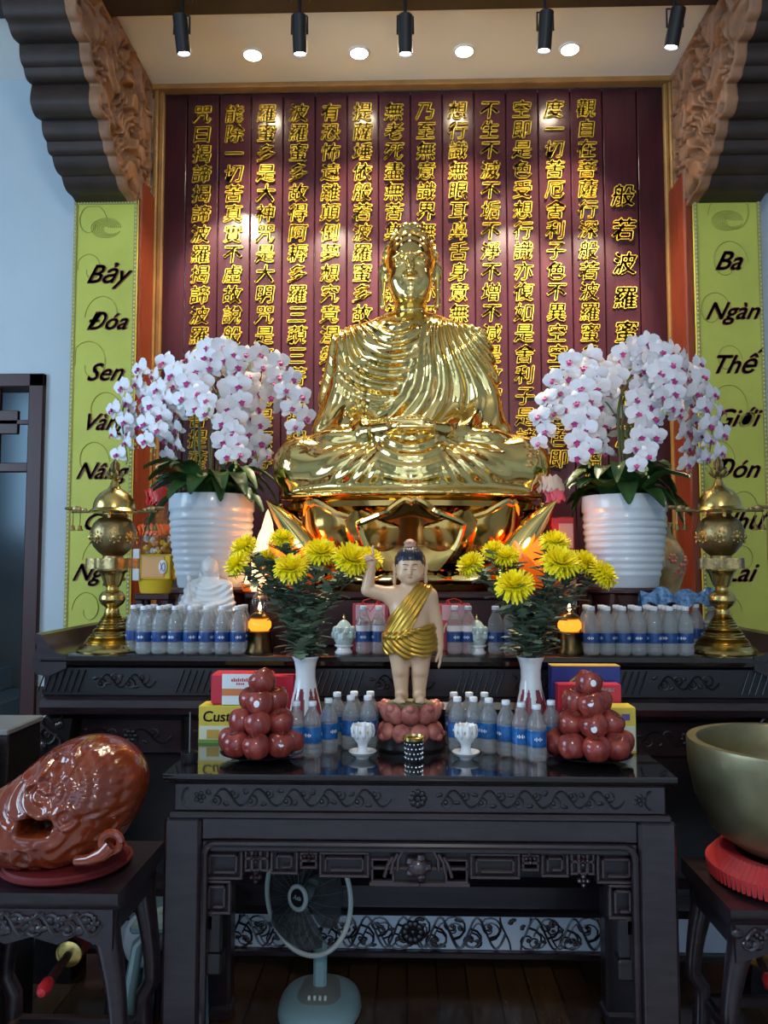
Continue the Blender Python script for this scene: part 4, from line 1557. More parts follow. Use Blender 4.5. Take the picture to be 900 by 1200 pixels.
def orchid_plant(pcx, prx, pty, pby, Y, label, sprays, seed, where):
    r_ = random.Random(seed)
    base = W(pcx, pby, Y)
    top = W(pcx, pty, Y)
    Rr = (W(pcx + prx, pty, Y).x - top.x)
    Hh = top.z - base.z
    # stand
    st = thing('pot_stand', 'dark wooden pot stand under the orchid pot on the %s side of the altar' % where, 'stand', (base.x, Y, ZA))
    hs = base.z - ZA
    rs_ = Rr * .86
    obj('top', MB().lathe([(0, hs - .03), (rs_, hs - .03), (rs_ + .012, hs - .02), (rs_ + .012, hs - .008), (rs_, hs), (0, hs)], 40), M['redwood_dark'], st)
    ap = MB()
    ap.lathe([(rs_ * .86, hs - .075), (rs_ * .9, hs - .075), (rs_ * .93, hs - .03), (rs_ * .86, hs - .03)], 40)
    obj('apron', ap, M['redwood_dark'], st)
    for k in range(5):
        a = -PI / 2 + 2 * PI * (k + .5) / 5
        c, s_ = math.cos(a), math.sin(a)
        obj('leg', MB().tube([(c * rs_ * .9, s_ * rs_ * .9, hs - .03), (c * rs_ * 1.0, s_ * rs_ * 1.0, hs * .6), (c * rs_ * .86, s_ * rs_ * .86, hs * .28), (c * rs_ * 1.02, s_ * rs_ * 1.02, 0)], [.022, .026, .018, .02], 8), M['redwood_dark'], st)
    t = thing('potted_orchid', label, 'potted plant', (base.x, Y, base.z))
    prof = [(0, 0), (Rr * .74, 0), (Rr * .77, .01)]
    n = 9
    for k in range(n):
        z0 = Hh * (.10 + .68 * k / n)
        rr = Rr * (.80 + .17 * math.sin((k + .5) / n * PI * .5))
        for j, dr in enumerate((.003, .009, .011, .009)):
            prof.append((rr + dr - .008, z0 + Hh * .68 / n * (j + .3) / 4))
    prof += [(Rr * .955, Hh * .81), (Rr * .995, Hh * .83), (Rr, Hh * .86), (Rr * .995, Hh * .985), (Rr * .98, Hh), (Rr * .93, Hh), (Rr * .92, Hh * .9), (0, Hh * .9)]
    pot = obj('pot', MB().lathe(prof, 64), M['glaze'], t, angle=60)
    obj('potting_moss', MB().ball((0, 0, Hh * .9), (Rr * .9, Rr * .9, .05), 24), M['moss'], t)
    # strap leaves
    for k in range(34):
        a = 2 * PI * k / 34 + r_.uniform(-.1, .1)
        L = r_.uniform(.16, .27)
        lift = r_.uniform(.06, .20)
        drp = r_.uniform(.02, .16)
        wd_ = r_.uniform(.036, .052)
        lf = MB()

        def fn(u, v, off=0.0, a=a, L=L, lift=lift, drp=drp, wd_=wd_):
            q = 2 * u - 1
            r0 = Rr * .35 + L * v
            z0 = Hh * .93 + lift * math.sin(min(1, v * 1.5) * PI / 2) - drp * v ** 2.5 * 1.3 + .012 * q * q - off
            w_ = wd_ * math.sin(PI * (.10 + .87 * v)) ** .6 * q
            return (r0 * math.cos(a) - w_ * math.sin(a), r0 * math.sin(a) + w_ * math.cos(a), z0)
        lf.grid(fn, 5, 9)
        lf.grid(lambda u, v: fn(u, v, .003), 5, 9)
        obj('leaf', lf, M['leaf'], t, angle=80)
    # sprays
    root = Vector((0, 0, Hh * .9))
    for si, (pts, Y0, Y1, cnt) in enumerate(sprays):
        cnt = round(cnt * 1.0)
        P = []
        for i, (a, b) in enumerate(pts):
            yy = Y0 + (Y1 - Y0) * i / (len(pts) - 1) + .20
            P.append(W(a, b, yy) - Vector(t.location))
        st_off = Vector((r_.uniform(-.06, .06), r_.uniform(-.06, .06), 0))
        f0 = P[0]
        k1 = Vector((st_off.x * 1.2, st_off.y * 1.2, root.z + (f0.z - root.z) * .7))
        ctl = [root + st_off, root + st_off * 1.1 + Vector((0, 0, .12)), k1] + P
        # Catmull-Rom
        cur = []
        for i in range(len(ctl) - 1):
            p0, p1, p2, p3 = ctl[max(0, i - 1)], ctl[i], ctl[i + 1], ctl[min(len(ctl) - 1, i + 2)]
            for j in range(8):
                u = j / 8
                cur.append(.5 * ((2 * p1) + (p2 - p0) * u + (2 * p0 - 5 * p1 + 4 * p2 - p3) * u * u + (3 * p1 - p0 - 3 * p2 + p3) * u ** 3))
        cur.append(ctl[-1])
        so = obj('flower_spray', MB().tube(cur, [.0045 - .0022 * i / len(cur) for i in range(len(cur))], 6), M['stem'], t)
        i0 = 24
        seg = cur[i0:]
        acc = [0]
        for i in range(1, len(seg)):
            acc.append(acc[-1] + (seg[i] - seg[i - 1]).length)
        for k in range(cnt):
            tgt = acc[-1] * (k + .3) / cnt
            j = max(1, next((q for q in range(len(acc)) if acc[q] >= tgt), len(acc) - 1))
            u = (tgt - acc[j - 1]) / max(1e-6, acc[j] - acc[j - 1])
            p = seg[j - 1].lerp(seg[j], u)
            tng = (seg[j] - seg[j - 1]).normalized()
            out = Vector((p.x * 1.0, p.y * 1.0 - .02, 0))
            out = (out.normalized() if out.length > .05 else Vector((0, -1, 0)))
            face = out * .55 + Vector((0, -.75, 0)) + Vector((r_.uniform(-.3, .3), r_.uniform(-.2, .2), r_.uniform(-.45, .2)))
            side = tng.cross(Vector((0, 1, 0)))
            side = side.normalized() if side.length > .2 else Vector((1, 0, 0))
            pos = p + side * (.027 if k % 2 else -.027) + face.normalized() * .02
            face.normalize()
            q = face.to_track_quat('-Y', 'Z')
            sc = r_.uniform(1.0, 1.22) * (1 - .25 * (k / cnt) ** 3)
            f_ = obj('orchid_flower', ORCH, None, so, pos)
            f_.rotation_euler = (q @ Euler((0, r_.uniform(-.3, .3), 0)).to_quaternion()).to_euler()
            f_.scale = (sc, sc, sc)
        bd_ = MB()
        for k in range(3):
            p = cur[-1] + Vector((r_.uniform(-.012, .012), r_.uniform(-.01, .01), -.008 - .016 * k))
            bd_.ball(p, (.007 - .0012 * k, .007 - .0012 * k, .010 - .0015 * k), 8)
        obj('buds', bd_, M['bud'], so)
    return t


LEFT = [
    ([(226, 430), (200, 432), (168, 440), (150, 462), (143, 490), (147, 522), (150, 540)], 3.45, 3.38, 13),
    ([(236, 440), (205, 448), (190, 470), (182, 495), (181, 522)], 3.36, 3.16, 11),
    ([(250, 425), (232, 445), (222, 462), (240, 476), (246, 478)], 3.34, 3.12, 11),
    ([(268, 448), (276, 470), (268, 500), (272, 528), (276, 540)], 3.32, 3.10, 12),
    ([(266, 432), (290, 420), (318, 428), (338, 452), (347, 480), (353, 508)], 3.42, 3.30, 13),
    ([(282, 455), (300, 450), (322, 460), (336, 478)], 3.50, 3.52, 7),
    ([(222, 455), (205, 480), (204, 510), (207, 538)], 3.50, 3.50, 9),
    ([(284, 470), (296, 495), (298, 520), (304, 552)], 3.50, 3.48, 9),
    ([(240, 420), (258, 414), (272, 420), (290, 424)], 3.36, 3.30, 8),
    ([(200, 458), (176, 468), (162, 490), (160, 515)], 3.42, 3.46, 7),
]
RIGHT = [
    ([(722, 432), (694, 424), (668, 432), (654, 456), (645, 485), (634, 505), (646, 520)], 3.45, 3.32, 13),
    ([(722, 448), (700, 446), (686, 466), (680, 492), (684, 520), (688, 540)], 3.36, 3.12, 13),
    ([(744, 430), (762, 416), (776, 428), (780, 455), (776, 478)], 3.34, 3.12, 12),
    ([(752, 452), (752, 480), (760, 505), (748, 528), (756, 548)], 3.32, 3.10, 13),
    ([(778, 440), (804, 440), (822, 462), (834, 495), (832, 528), (828, 545)], 3.40, 3.30, 13),
    ([(786, 470), (800, 488), (808, 515), (808, 550)], 3.50, 3.48, 9),
    ([(716, 450), (712, 475), (716, 502), (704, 530)], 3.48, 3.48, 8),
    ([(770, 420), (790, 424), (808, 430), (820, 442)], 3.46, 3.44, 7),
    ([(732, 425), (745, 412), (756, 408), (768, 416)], 3.36, 3.30, 8),
    ([(690, 455), (668, 468), (656, 490)], 3.48, 3.52, 5),
]
orchid_plant(247, 49, 581, 688, 3.60, 'white moth orchid in ribbed white pot on the altar behind the small white statuette', LEFT, 5, 'left')
orchid_plant(733, 49, 582, 688, 3.60, 'white moth orchid in ribbed white pot on the altar beside the painted porcelain jar', RIGHT, 9, 'right')

# ------------------------------------------------------------------ water bottles
M['pet'] = pm('clear_bottle_plastic', (.92, .98, 1.0), .04, trans=.78, ior=1.25, clear=.30, coat=.6)
M['blue'] = pm('blue_bottle_label', (.006, .035, .17), .3, var=(40, .4), col2=(.01, .07, .28))
M['blue2'] = pm('bright_blue_bottle_label', (.008, .07, .28), .25, var=(30, .5), col2=(.02, .16, .46))
M['cap'] = pm('white_bottle_cap', (.72, .78, .84), .4)
M['redlabel'] = pm('red_white_label', (.75, .70, .70), .4)
M['wave'] = pm('white_label_print', (.75, .82, .90), .4)


def bottle_proto(name, label, group, blue, l0, l1, H=.187, r=.0305, extra=False):
    t = thing(name, label, 'bottle', (0, 0, 0), group=group)
    p = [(0, .004), (r * .6, .0), (r * .9, .004), (r, .014)]
    n = 6
    for k in range(n):
        z = .02 + (H * .60 - .02) * k / n
        dz_ = (H * .60 - .02) / n
        p += [(r, z), (r * 1.0, z + dz_ * .55), (r * .955, z + dz_ * .75), (r, z + dz_ * .98)]
    for k in range(8):
        a = k / 7
        p.append((r * (1 - .62 * a ** 1.5), H * (.62 + .26 * a)))
    p += [(r * .40, H * .885), (.0155, H * .89), (.0155, H * .90), (.0115, H * .905), (.0115, H * .925), (0, H * .925)]
    obj('bottle_body', MB().lathe(p, 20), M['pet'], t, angle=70)
    c = [(0, H * .918), (.0135, H * .918)]
    c += [(.0140, H * .922), (.0140, H * .99), (.0125, H), (0, H)]
    obj('cap', MB().lathe(c, 16), M['cap'], t)
    lb = MB().lathe([(r * 1.012, H * l0), (r * 1.016, H * l0 + .001), (r * 1.016, H * l1 - .001), (r * 1.012, H * l1)], 24)
    lb.f, lb.m = lb.f[:-2], lb.m[:-2]
    for s_ in range(3):
        a0 = s_ * 2.1
        for q in range(5):
            b0 = a0 + (q - 2) * .17
            zz = H * (l0 + (l1 - l0) * .5)
            lb.grid(lambda u, v: (r * 1.02 * math.sin(b0 + (u - .5) * .09), -r * 1.02 * math.cos(b0 + (u - .5) * .09), zz + .006 * (v - .5) * (1 + q % 2)), 3, 2, 1)
    lo = obj('label', lb, [blue, M['wave']], t)
    if extra:
        e = MB().lathe([(r * 1.014, H * (l1 + .02)), (r * 1.014, H * (l1 + .14))], 24)
        e.f, e.m = e.f[:-2], e.m[:-2]
        obj('neck_band', e, M['redlabel'], t)
        e = MB().lathe([(r * .9, H * .05), (r * .9, H * (l0 - .03))], 20)
    return t


ORD = ['first', 'second', 'third', 'fourth', 'fifth', 'sixth', 'seventh', 'eighth', 'ninth', 'tenth', 'eleventh', 'twelfth']
ROWN = ['front row', 'second row', 'third row', 'back row']
proto = None


def put_bottle(x, y, z, label, group):
    global proto
    if proto is None:
        proto = bottle_proto('water_bottle', label, group, M['blue'], .26, .46)
        proto.location, proto.rotation_euler = (x, y, z), (0, 0, rnd.uniform(0, 6))
        return proto
    o = dup(proto, (x, y, z), (0, 0, rnd.uniform(0, 6)), label)
    o['group'] = group
    return o


for row in range(3):
    Yr = 3.125 + .062 * row
    xs_ = [W(168 + 18.4 * k, 760, 3.125).x for k in range(7)]
    if row:
        xs_ = [xs_[0] - .0615] + xs_
    for k, x in enumerate(xs_):
        put_bottle(x, Yr, ZA, 'water bottle by the white statuette, %s from left in the %s' % (ORD[k], ROWN[row]), 'water bottles packed beside the white statuette')
for row in range(3):
    Yr = 3.125 + .062 * row
    for k in range(7):
        x = W(693.5 + 18.4 * k, 760, 3.125).x + .004 * row
        put_bottle(x, Yr, ZA - 0, 'water bottle below the right orchid, %s from left in the %s' % (ORD[k], ROWN[row]), 'water bottles packed below the right orchid')
for px, nm in ((364, 'clear water bottle behind the left flower vase, near the amber lamp'), (581, 'clear water bottle on the altar between pale green jar and right flower vase'), (598, 'clear water bottle on the altar hidden behind the right chrysanthemum foliage')):
    p = W(px, 760, 3.15)
    put_bottle(p.x, 3.15, ZA, nm, 'single water bottles on the altar')
bp = None
for px, nm in ((426, 'red-banded water bottle standing outermost before the left gift bag'), (444, 'red-banded water bottle before the left gift bag, next to the child statue'), (533, 'red-banded water bottle before the right gift bag, beside the statue hand'), (549, 'red-banded water bottle standing outermost before the right gift bag')):
    p = W(px, 760, 3.15)
    if bp is None:
        bp = bottle_proto('water_bottle', nm, 'red banded bottles before the gift bags', M['blue'], .26, .46, extra=True)
        bp.location = (p.x, 3.15, ZA)
    else:
        dup(bp, (p.x, 3.15, ZA), (0, 0, rnd.uniform(0, 6)), nm)
tp = None
TB = [(347, 2.66, 'outermost'), (366, 2.66, 'second from the left'), (385, 2.72, 'third from the left'), (411, 2.78, 'fourth from the left'), (431, 2.78, 'nearest the child statue'),
      (395, 2.85, 'leftmost of back three'), (415, 2.87, 'middle of back three'), (434, 2.87, 'rightmost of back three')]
TB2 = [(536, 2.76, 'nearest the child statue'), (555, 2.76, 'second from the left'), (573, 2.74, 'third from the left'), (593, 2.70, 'fourth from the left'), (611, 2.66, 'fifth from the left'), (629, 2.62, 'sixth from the left, foremost'),
       (646, 2.70, 'rightmost beside the apples'), (532, 2.86, 'leftmost of back three'), (550, 2.86, 'middle of back three'), (568, 2.86, 'rightmost of back three')]
for lst, side in ((TB, 'left'), (TB2, 'right')):
    for px, Y, nm in lst:
        p = W(px, 850, Y)
        lab = 'water bottle on the offering table %s of the child statue, %s' % (side, nm)
        g = 'water bottles on the offering table'
        if tp is None:
            tp = bottle_proto('water_bottle', lab, g, M['blue2'], .28, .56, H=.182, r=.0315)
            tp.location = (p.x, Y, ZT1)
        else:
            o = dup(tp, (p.x, Y, ZT1), (0, 0, rnd.uniform(0, 6)), lab)

# ------------------------------------------------------------------ brass incense burners with lids and hanging bells
BUR = [(0, 0), (.123, 0), (.126, .006), (.120, .016), (.098, .035), (.090, .05), (.086, .058), (.080, .064), (.068, .09), (.066, .094), (.060, .10), (.050, .125), (.040, .145), (.036, .15), (.031, .165), (.03, .18), (.026, .186), (.032, .192),
       (.048, .205), (.056, .222), (.054, .24), (.042, .256), (.026, .264), (.026, .276), (.034, .284), (.036, .290), (.052, .335), (.062, .348), (.064, .356)]
BUR2 = [(.045, .402), (.042, .412), (.062, .428), (.085, .455), (.097, .49), (.096, .525), (.085, .555), (.066, .575), (.05, .582), (.046, .590), (.05, .594), (.05, .600)]
LID = [(.104, .602), (.107, .607), (.100, .614), (.090, .622), (.088, .64), (.080, .662), (.064, .685), (.044, .70), (.030, .708), (.022, .72), (.016, .74), (.010, .752)]


def burner(px, Y, label):
    p = W(px, 770, Y)
    t = thing('incense_burner', label, 'incense burner', (p.x, Y, ZA))
    k = .93
    sc = lambda L: [(r * k, z * k) for r, z in L]
    BURF = []
    for (r0, z0), (r1, z1) in zip(sc(BUR), sc(BUR)[1:]):
        BURF += [(r0 + (r1 - r0) * q / 4 + ((.0035 if q % 2 else -.001) if .015 < z0 < .15 else 0), z0 + (z1 - z0) * q / 4) for q in range(4)]
    BURF.append(sc(BUR)[-1])
    obj('foot', MB().lathe([(r * (1.0 + .16 * max(0, 1 - z / .15)), z) for r, z in BURF], 48), M['brass'], t)
    pl = MB()
    pts = []
    for i in range(48):
        a = 2 * PI * i / 48
        r_ = k * (.097 + .010 * math.cos(4 * a) + .006 * math.cos(8 * a))
        pts.append((r_ * math.cos(a + .4), r_ * math.sin(a + .4)))
    pl.prism(pts, .357 * k, .402 * k, 'z')
    obj('collar_plate', pl, M['brassdark'], t, fix=True)
    bw = obj('bowl', MB().lathe(sc(BUR2), 48), M['brassdark'], t)
    md = MB()
    for i in range(8):
        a = 2 * PI * i / 8 + .39
        c, s_ = math.cos(a), math.sin(a)
        for q in range(8):
            b = 2 * PI * q / 8
            rr = .022
            xx = (.093 + .002) * k
            md.ball((xx * math.cos(a + rr * math.cos(b) / .09), xx * math.sin(a + rr * math.cos(b) / .09), k * (.492 + rr * math.sin(b))), .0055, 6)
        md.ball((.096 * k * c, .096 * k * s_, .492 * k), .010, 8)
    obj('relief', md, M['brass'], bw)
    for i in range(3):
        a = 2 * PI * i / 3 + .5
        c, s_ = math.cos(a), math.sin(a)
        obj('lid_post', MB().tube([(.05 * c * k, .05 * s_ * k, .56 * k), (.055 * c * k, .055 * s_ * k, .59 * k), (.05 * c * k, .05 * s_ * k, .61 * k)], .007, 6), M['brass'], t)
    ld = obj('lid', MB().lathe(sc(LID), 48), M['brass'], t)
    fn_ = MB()
    fn_.lathe([(.008, .745 * k), (.022, .752 * k), (.012, .765 * k), (.008, .775 * k)], 20)
    for i in range(6):
        a = 2 * PI * i / 6
        c, s_ = math.cos(a), math.sin(a)
        fn_.tube([(0, 0, .755 * k), (.022 * c, .022 * s_, .758 * k), (.034 * c, .034 * s_, .772 * k), (.030 * c, .030 * s_, .788 * k)], [.006, .007, .008, .002], 6)
        fn_.tube([(0, 0, .78 * k), (.013 * c, .013 * s_, .795 * k), (.014 * c, .014 * s_, .815 * k), (.002 * c, .002 * s_, .84 * k)], [.007, .008, .007, .002], 6)
    obj('finial', fn_, M['brassdark'], ld)
    # cross rod with bats and bells
    zz = .607 * k
    rod = MB()
    rod.tube([(-.175, 0, zz), (.175, 0, zz)], .0055, 8)
    obj('cross_rod', rod, M['brassdark'], t)
    for s_ in (-1, 1):
        bt = MB()
        bt.ball((s_ * .155, 0, zz + .012), (.022, .008, .012), 8)
        bt.ball((s_ * .185, 0, zz + .014), (.022, .008, .009), 8)
        bt.ball((s_ * .125, 0, zz + .008), (.014, .007, .008), 8)
        for xx in (.14, .17):
            bt.tube([(s_ * xx, 0, zz), (s_ * xx, 0, zz - .055)], .0018, 4)
            bt.lathe([(.002, -.045), (.007, -.05), (.009, -.062), (.014, -.07), (.012, -.07), (0, -.06)], 12, (s_ * xx, 0, zz - .008))
        obj('hanging_bells', bt, M['brassdark'], t)
    return t


burner(130, 3.23, 'tall brass lidded incense burner on the altar before the left banner')
burner(848, 3.23, 'tall brass lidded incense burner on the altar before the right banner')

# ------------------------------------------------------------------ white robed statuette behind the bottle pack
Yw = 3.375
wp = W(243, 763, Yw)
t = thing('white_statuette', 'small white seated figure holding a staff behind the left bottle pack', 'statuette', (wp.x, Yw, ZA))
hw_ = ZZ(651, Yw) - ZA
zb0 = hw_ - .268


def whitefn(p):
    x, y, z = p[0], p[1], p[2] - zb0
    q = (np.abs(x), y, z)
    P_ = (x, y, z)
    d = F.ell(P_, (0, .01, .085), (.068, .05, .105))
    d = smin(d, F.cap(q, (.02, .012, .150), (.055, .012, .135), .024), .02)
    d = smin(d, F.cap(q, (.065, .01, .14), (.078, -.01, .07), .024, .024), .02)
    d = smin(d, F.cap(q, (.075, -.01, .068), (.03, -.05, .055), .022, .018), .02)
    d = smin(d, F.cap(q, (.03, .0, .03), (.085, -.03, .028), .036, .032), .03)
    d = smin(d, F.ell(P_, (0, -.02, .015), (.125, .075, .03)), .02)
    d = d - .0028 * np.cos((np.sqrt(x ** 2 + (z - .2) ** 2)) * 260) * (z < .15) * (y < 0)
    hd_ = F.ell(P_, (0, .0, .21), (.027, .031, .038))
    hd_ = smin(hd_, F.ell(P_, (0, .012, .222), (.034, .034, .040)), .012)
    hd_ = smin(hd_, F.cap(P_, (0, .012, .25), (0, .012, .262), .014, .006), .01)
    hd_ = smin(hd_, F.cap(P_, (0, .008, .15), (0, .005, .19), .019, .017), .01)
    hd_ = smin(hd_, F.cap(q, (.030, .008, .215), (.031, .008, .185), .006, .008), .006)
    hd_ = smin(hd_, F.cap(P_, (0, -.03, .212), (0, -.034, .202), .004, .005), .005)
    d = smin(d, hd_, .01)
    d = smin(d, F.cap(P_, (-.07, -.03, .05), (-.066, -.04, .10), .017, .013), .012)
    d = smin(d, F.cap(P_, (-.066, -.045, .08), (-.064, -.045, .165), .004), .004)
    d = smin(d, F.ell(P_, (-.064, -.045, .172), (.009, .009, .015)), .004)
    return d * .8


wo = sdf_obj('figure', whitefn, (-.14, -.11, zb0 - .03), (.14, .1, hw_ + .01), .0034, M['porcelain'], t)
wo.scale = (1.12, 1.0, 1.0)
pe = MB().lathe([(0, 0), (.115, 0), (.12, .015), (.10, .03), (.09, zb0 * .5), (.10, zb0 * .75), (.115, zb0 * .9), (.11, zb0)], 40, sy=.72)
obj('plinth', pe, M['porcelain'], t)
for k in range(14):
    a = 2 * PI * k / 14
    obj('lotus_petal', MB().ball((.105 * math.cos(a), .076 * math.sin(a), zb0 * .7), (.022, .02, zb0 * .22), 8), M['porcelain'], t)

# ------------------------------------------------------------------ gift packs, jars and lamps on the altar
M['yellowplastic'] = pm('yellow_packaging', (.72, .47, .03), .35)
M['palecard'] = pm('pale_card', (.72, .72, .68), .5)
M['orangeribbon'] = pm('orange_ribbon', (.80, .13, .015), .4)
M['redribbon'] = pm('red_ribbon', (.62, .03, .02), .4)
M['wrap'] = pm('clear_wrap', (.9, .9, .9), .08, trans=1.0, ior=1.1, clear=.6)
M['violet'] = pm('violet_print', (.12, .08, .30), .5)
M['peach'] = pm('peach_candy', (.75, .38, .15), .45)


def ruffle(mb, c, r, n=14, sz=.02, ry=.6, m=0, seed=0):
    q = random.Random(seed)
    for k in range(n):
        a = 2 * PI * k / n
        x, y = c[0] + r * math.cos(a), c[1] + r * ry * math.sin(a)
        mb.grid(lambda u, v: (x + sz * (u - .5) * 1.8 * math.cos(a + 1.2) + sz * .5 * math.sin(5 * v) * .4, y + sz * (u - .5) * math.sin(a + 1.2) - sz * .3 * math.sin(3 * u), c[2] + sz * (1.7 * v - .6) + sz * .35 * math.sin(u * 9 + k)), 5, 5, m)
    return mb


Yg = 3.80
gp = W(183, 695, Yg)
st = thing('pot_stand', 'dark wooden block stand under the yellow gift pack', 'stand', (gp.x, Yg, ZA))
sh = gp.z - ZA
obj('top', MB().box(-.085, .085, -.07, .07, sh - .03, sh, .005), M['redwood_dark'], st)
for sx in (-1, 1):
    for sy in (-1, 1):
        obj('leg', MB().box(*sorted((sx * .045, sx * .08)), *sorted((sy * .03, sy * .065)), 0, sh - .03, .004), M['redwood_dark'], st)
t = thing('gift_pack', 'yellow gift pack in clear wrap with orange ribbon, behind the left burner', 'gift', (gp.x, Yg, gp.z))
obj('tub', MB().lathe([(0, 0), (.072, 0), (.078, .012), (.085, .06), (.088, .064), (0, .064)], 40, sy=.7), M['yellowplastic'], t)
obj('carton', MB().box(-.078, .082, -.045, .05, .064, .185, .006), M['yellowplastic'], t)
pn = MB().box(-.055, .05, -.049, -.045, .075, .175, .001)
obj('printed_panel', pn, M['peach'], t)
ob = obj('seal', MB().ball((.045, -.050, .125), (.020, .004, .034), 14), M['palecard'], t)
obj('seal_mark', MB().tube([(.045 + .011 * math.cos(a), -.054, .125 + .02 * math.sin(a * 1.5)) for a in [k * .5 for k in range(20)]], .0016, 4), M['violet'], t)
obj('side_card', MB().box(-.098, -.066, -.055, -.035, .06, .21, .003), M['palecard'], t)
cd_ = MB()
for k in range(26):
    cd_.ball((rnd.uniform(-.06, .065), rnd.uniform(-.03, .03), .185 + rnd.uniform(.005, .09)), rnd.uniform(.010, .018), 8, k % 3)
obj('sweets', cd_, [M['palecard'], M['peach'], M['yellowplastic']], t)
obj('clear_wrap', MB().lathe([(.092, .18), (.095, .22), (.075, .28), (.05, .31), (.07, .34), (.06, .36)], 22, sy=.7), M['wrap'], t)
obj('ribbon', ruffle(MB(), (0, -.02, .295), .072, 18, .026, .6, 0, 2), M['orangeribbon'], t)
obj('upper_wrap', MB().lathe([(.03, .31), (.045, .34), (.05, .42), (.055, .44)], 18), M['wrap'], t)
bw = MB()
ruffle(bw, (.02, -.03, .45), .025, 9, .042, .8, 0, 3)
ruffle(bw, (.02, -.05, .445), .045, 11, .036, .8, 0, 4)
obj('bow', bw, M['redribbon'], t)

# red and white wrapped pack by the right orchid
Yr = 3.62
gp = W(658, 694, Yr)
t = thing('gift_pack', 'red and white cellophane gift pack left of the right orchid pot', 'gift', (gp.x, Yr, zt1 + .001))
obj('carton', MB().box(-.05, .06, -.04, .05, 0, .13, .006), M['peach'], t)
bx = MB().box(-.045, .055, -.035, .045, .13, .33, .006)
obj('red_box', bx, M['red'], t)
obj('white_panel', MB().box(-.015, .048, -.039, -.035, .19, .30, .001), M.setdefault('pinkish', pm('pink_print', (.62, .40, .40), .4)), t)
obj('clear_wrap', MB().lathe([(.078, .01), (.082, .2), (.07, .34), (.03, .40), (.05, .43)], 16, sy=.8), M['wrap'], t)
bw = MB()
ruffle(bw, (-.03, -.03, .42), .02, 8, .034, .8, 0, 6)
obj('bow', bw, M.setdefault('pinkribbon', pm('pink_ribbon', (.80, .10, .14), .4)), t)
bw = MB()
ruffle(bw, (-.05, -.02, .47), .04, 10, .036, .8, 0, 8)
obj('pale_bow', bw, M.setdefault('paleribbon', pm('pale_peach_ribbon', (.75, .55, .42), .5)), t)

# painted porcelain jar behind the right orchid pot
M['jar'] = pm('olive_glazed_porcelain', (.30, .22, .06), .18, var=(9, .5), col2=(.50, .34, .16), coat=.5)
Yj = 3.86
jp = W(777, 699, Yj)
st = thing('pot_stand', 'dark block stand under the painted porcelain jar', 'stand', (jp.x, Yj, ZA))
sh = jp.z - ZA
obj('top', MB().lathe([(0, sh - .03), (.10, sh - .03), (.105, sh - .012), (.10, sh), (0, sh)], 32), M['redwood_dark'], st)
for k in range(4):
    a = PI / 4 + k * PI / 2
    obj('leg', MB().tube([(.085 * math.cos(a), .085 * math.sin(a), sh - .03), (.07 * math.cos(a), .07 * math.sin(a), sh * .4), (.09 * math.cos(a), .09 * math.sin(a), 0)], .016, 8), M['redwood_dark'], st)
t = thing('porcelain_jar', 'round olive glazed jar with painted pink blossoms behind the right orchid pot', 'jar', (jp.x, Yj, jp.z))
obj('body', MB().lathe([(0, 0), (.062, 0), (.064, .008), (.085, .06), (.105, .13), (.108, .17), (.095, .22), (.066, .27), (.045, .30), (.042, .33), (.052, .35), (.045, .352), (.036, .33), (0, .32)], 48), M['jar'], t)
fl = MB()
for (a, z_, s_) in ((-.9, .13, .030), (-.5, .17, .024), (-1.4, .18, .022), (-.7, .085, .02), (-.3, .11, .018), (-1.2, .10, .024)):
    rj = .106 - abs(z_ - .16) * .28
    for k in range(6):
        b = 2 * PI * k / 6
        a2 = a + s_ * .7 * math.cos(b) / .1
        z2 = z_ + s_ * .7 * math.sin(b)
        r2 = .108 - max(0, (.165 - z2)) ** 1.5 * 1.1 - max(0, z2 - .17) ** 1.4 * 1.8
        fl.ball((r2 * math.cos(a2), r2 * math.sin(a2), z2), (s_ * .42, s_ * .42, s_ * .42 * 1), 8)
obj('painted_blossoms', fl, M.setdefault('jarpink', pm('pink_porcelain_paint', (.55, .20, .14), .3)), t)
obj('rim_knob', MB().ball((0, 0, .37), (.03, .03, .03), 16), M['gold'], t)

# celadon covered jars
M['celadon'] = pm('pale_celadon', (.42, .55, .54), .25, var=(30, .35), coat=.4)
for px, nm in ((403, 'small pale celadon lotus-bud jar beside the left gift bag'), (559, 'small pale celadon lotus-bud jar beside the right gift bag')):
    p = W(px, 770, 3.16)
    t = thing('lotus_jar', nm, 'jar', (p.x, 3.16, ZA), group=None)
    obj('base', MB().lathe([(0, 0), (.034, 0), (.036, .006), (.028, .016), (.027, .022), (.037, .03), (.038, .036), (0, .036)], 28), M['porcelain'], t)
    obj('bowl', MB().lathe([(0, .036), (.030, .036), (.040, .055), (.041, .065), (0, .065)], 28), M['celadon'], t)
    ld = MB().lathe([(.041, .066), (.040, .08), (.032, .105), (.018, .124), (.006, .132), (0, .134)], 28)
    for k in range(8):
        for (z_, r_) in ((.072, .040), (.092, .036)):
            a = 2 * PI * (k + (.5 if z_ > .08 else 0)) / 8
            ld.ball((r_ * math.cos(a), r_ * math.sin(a), z_), (.012, .012, .016), 8)
    obj('lid', ld, M['celadon'], t)
    obj('knob', MB().lathe([(0, .132), (.004, .133), (.006, .140), (.003, .148), (0, .156)], 12), M['gold'], t)

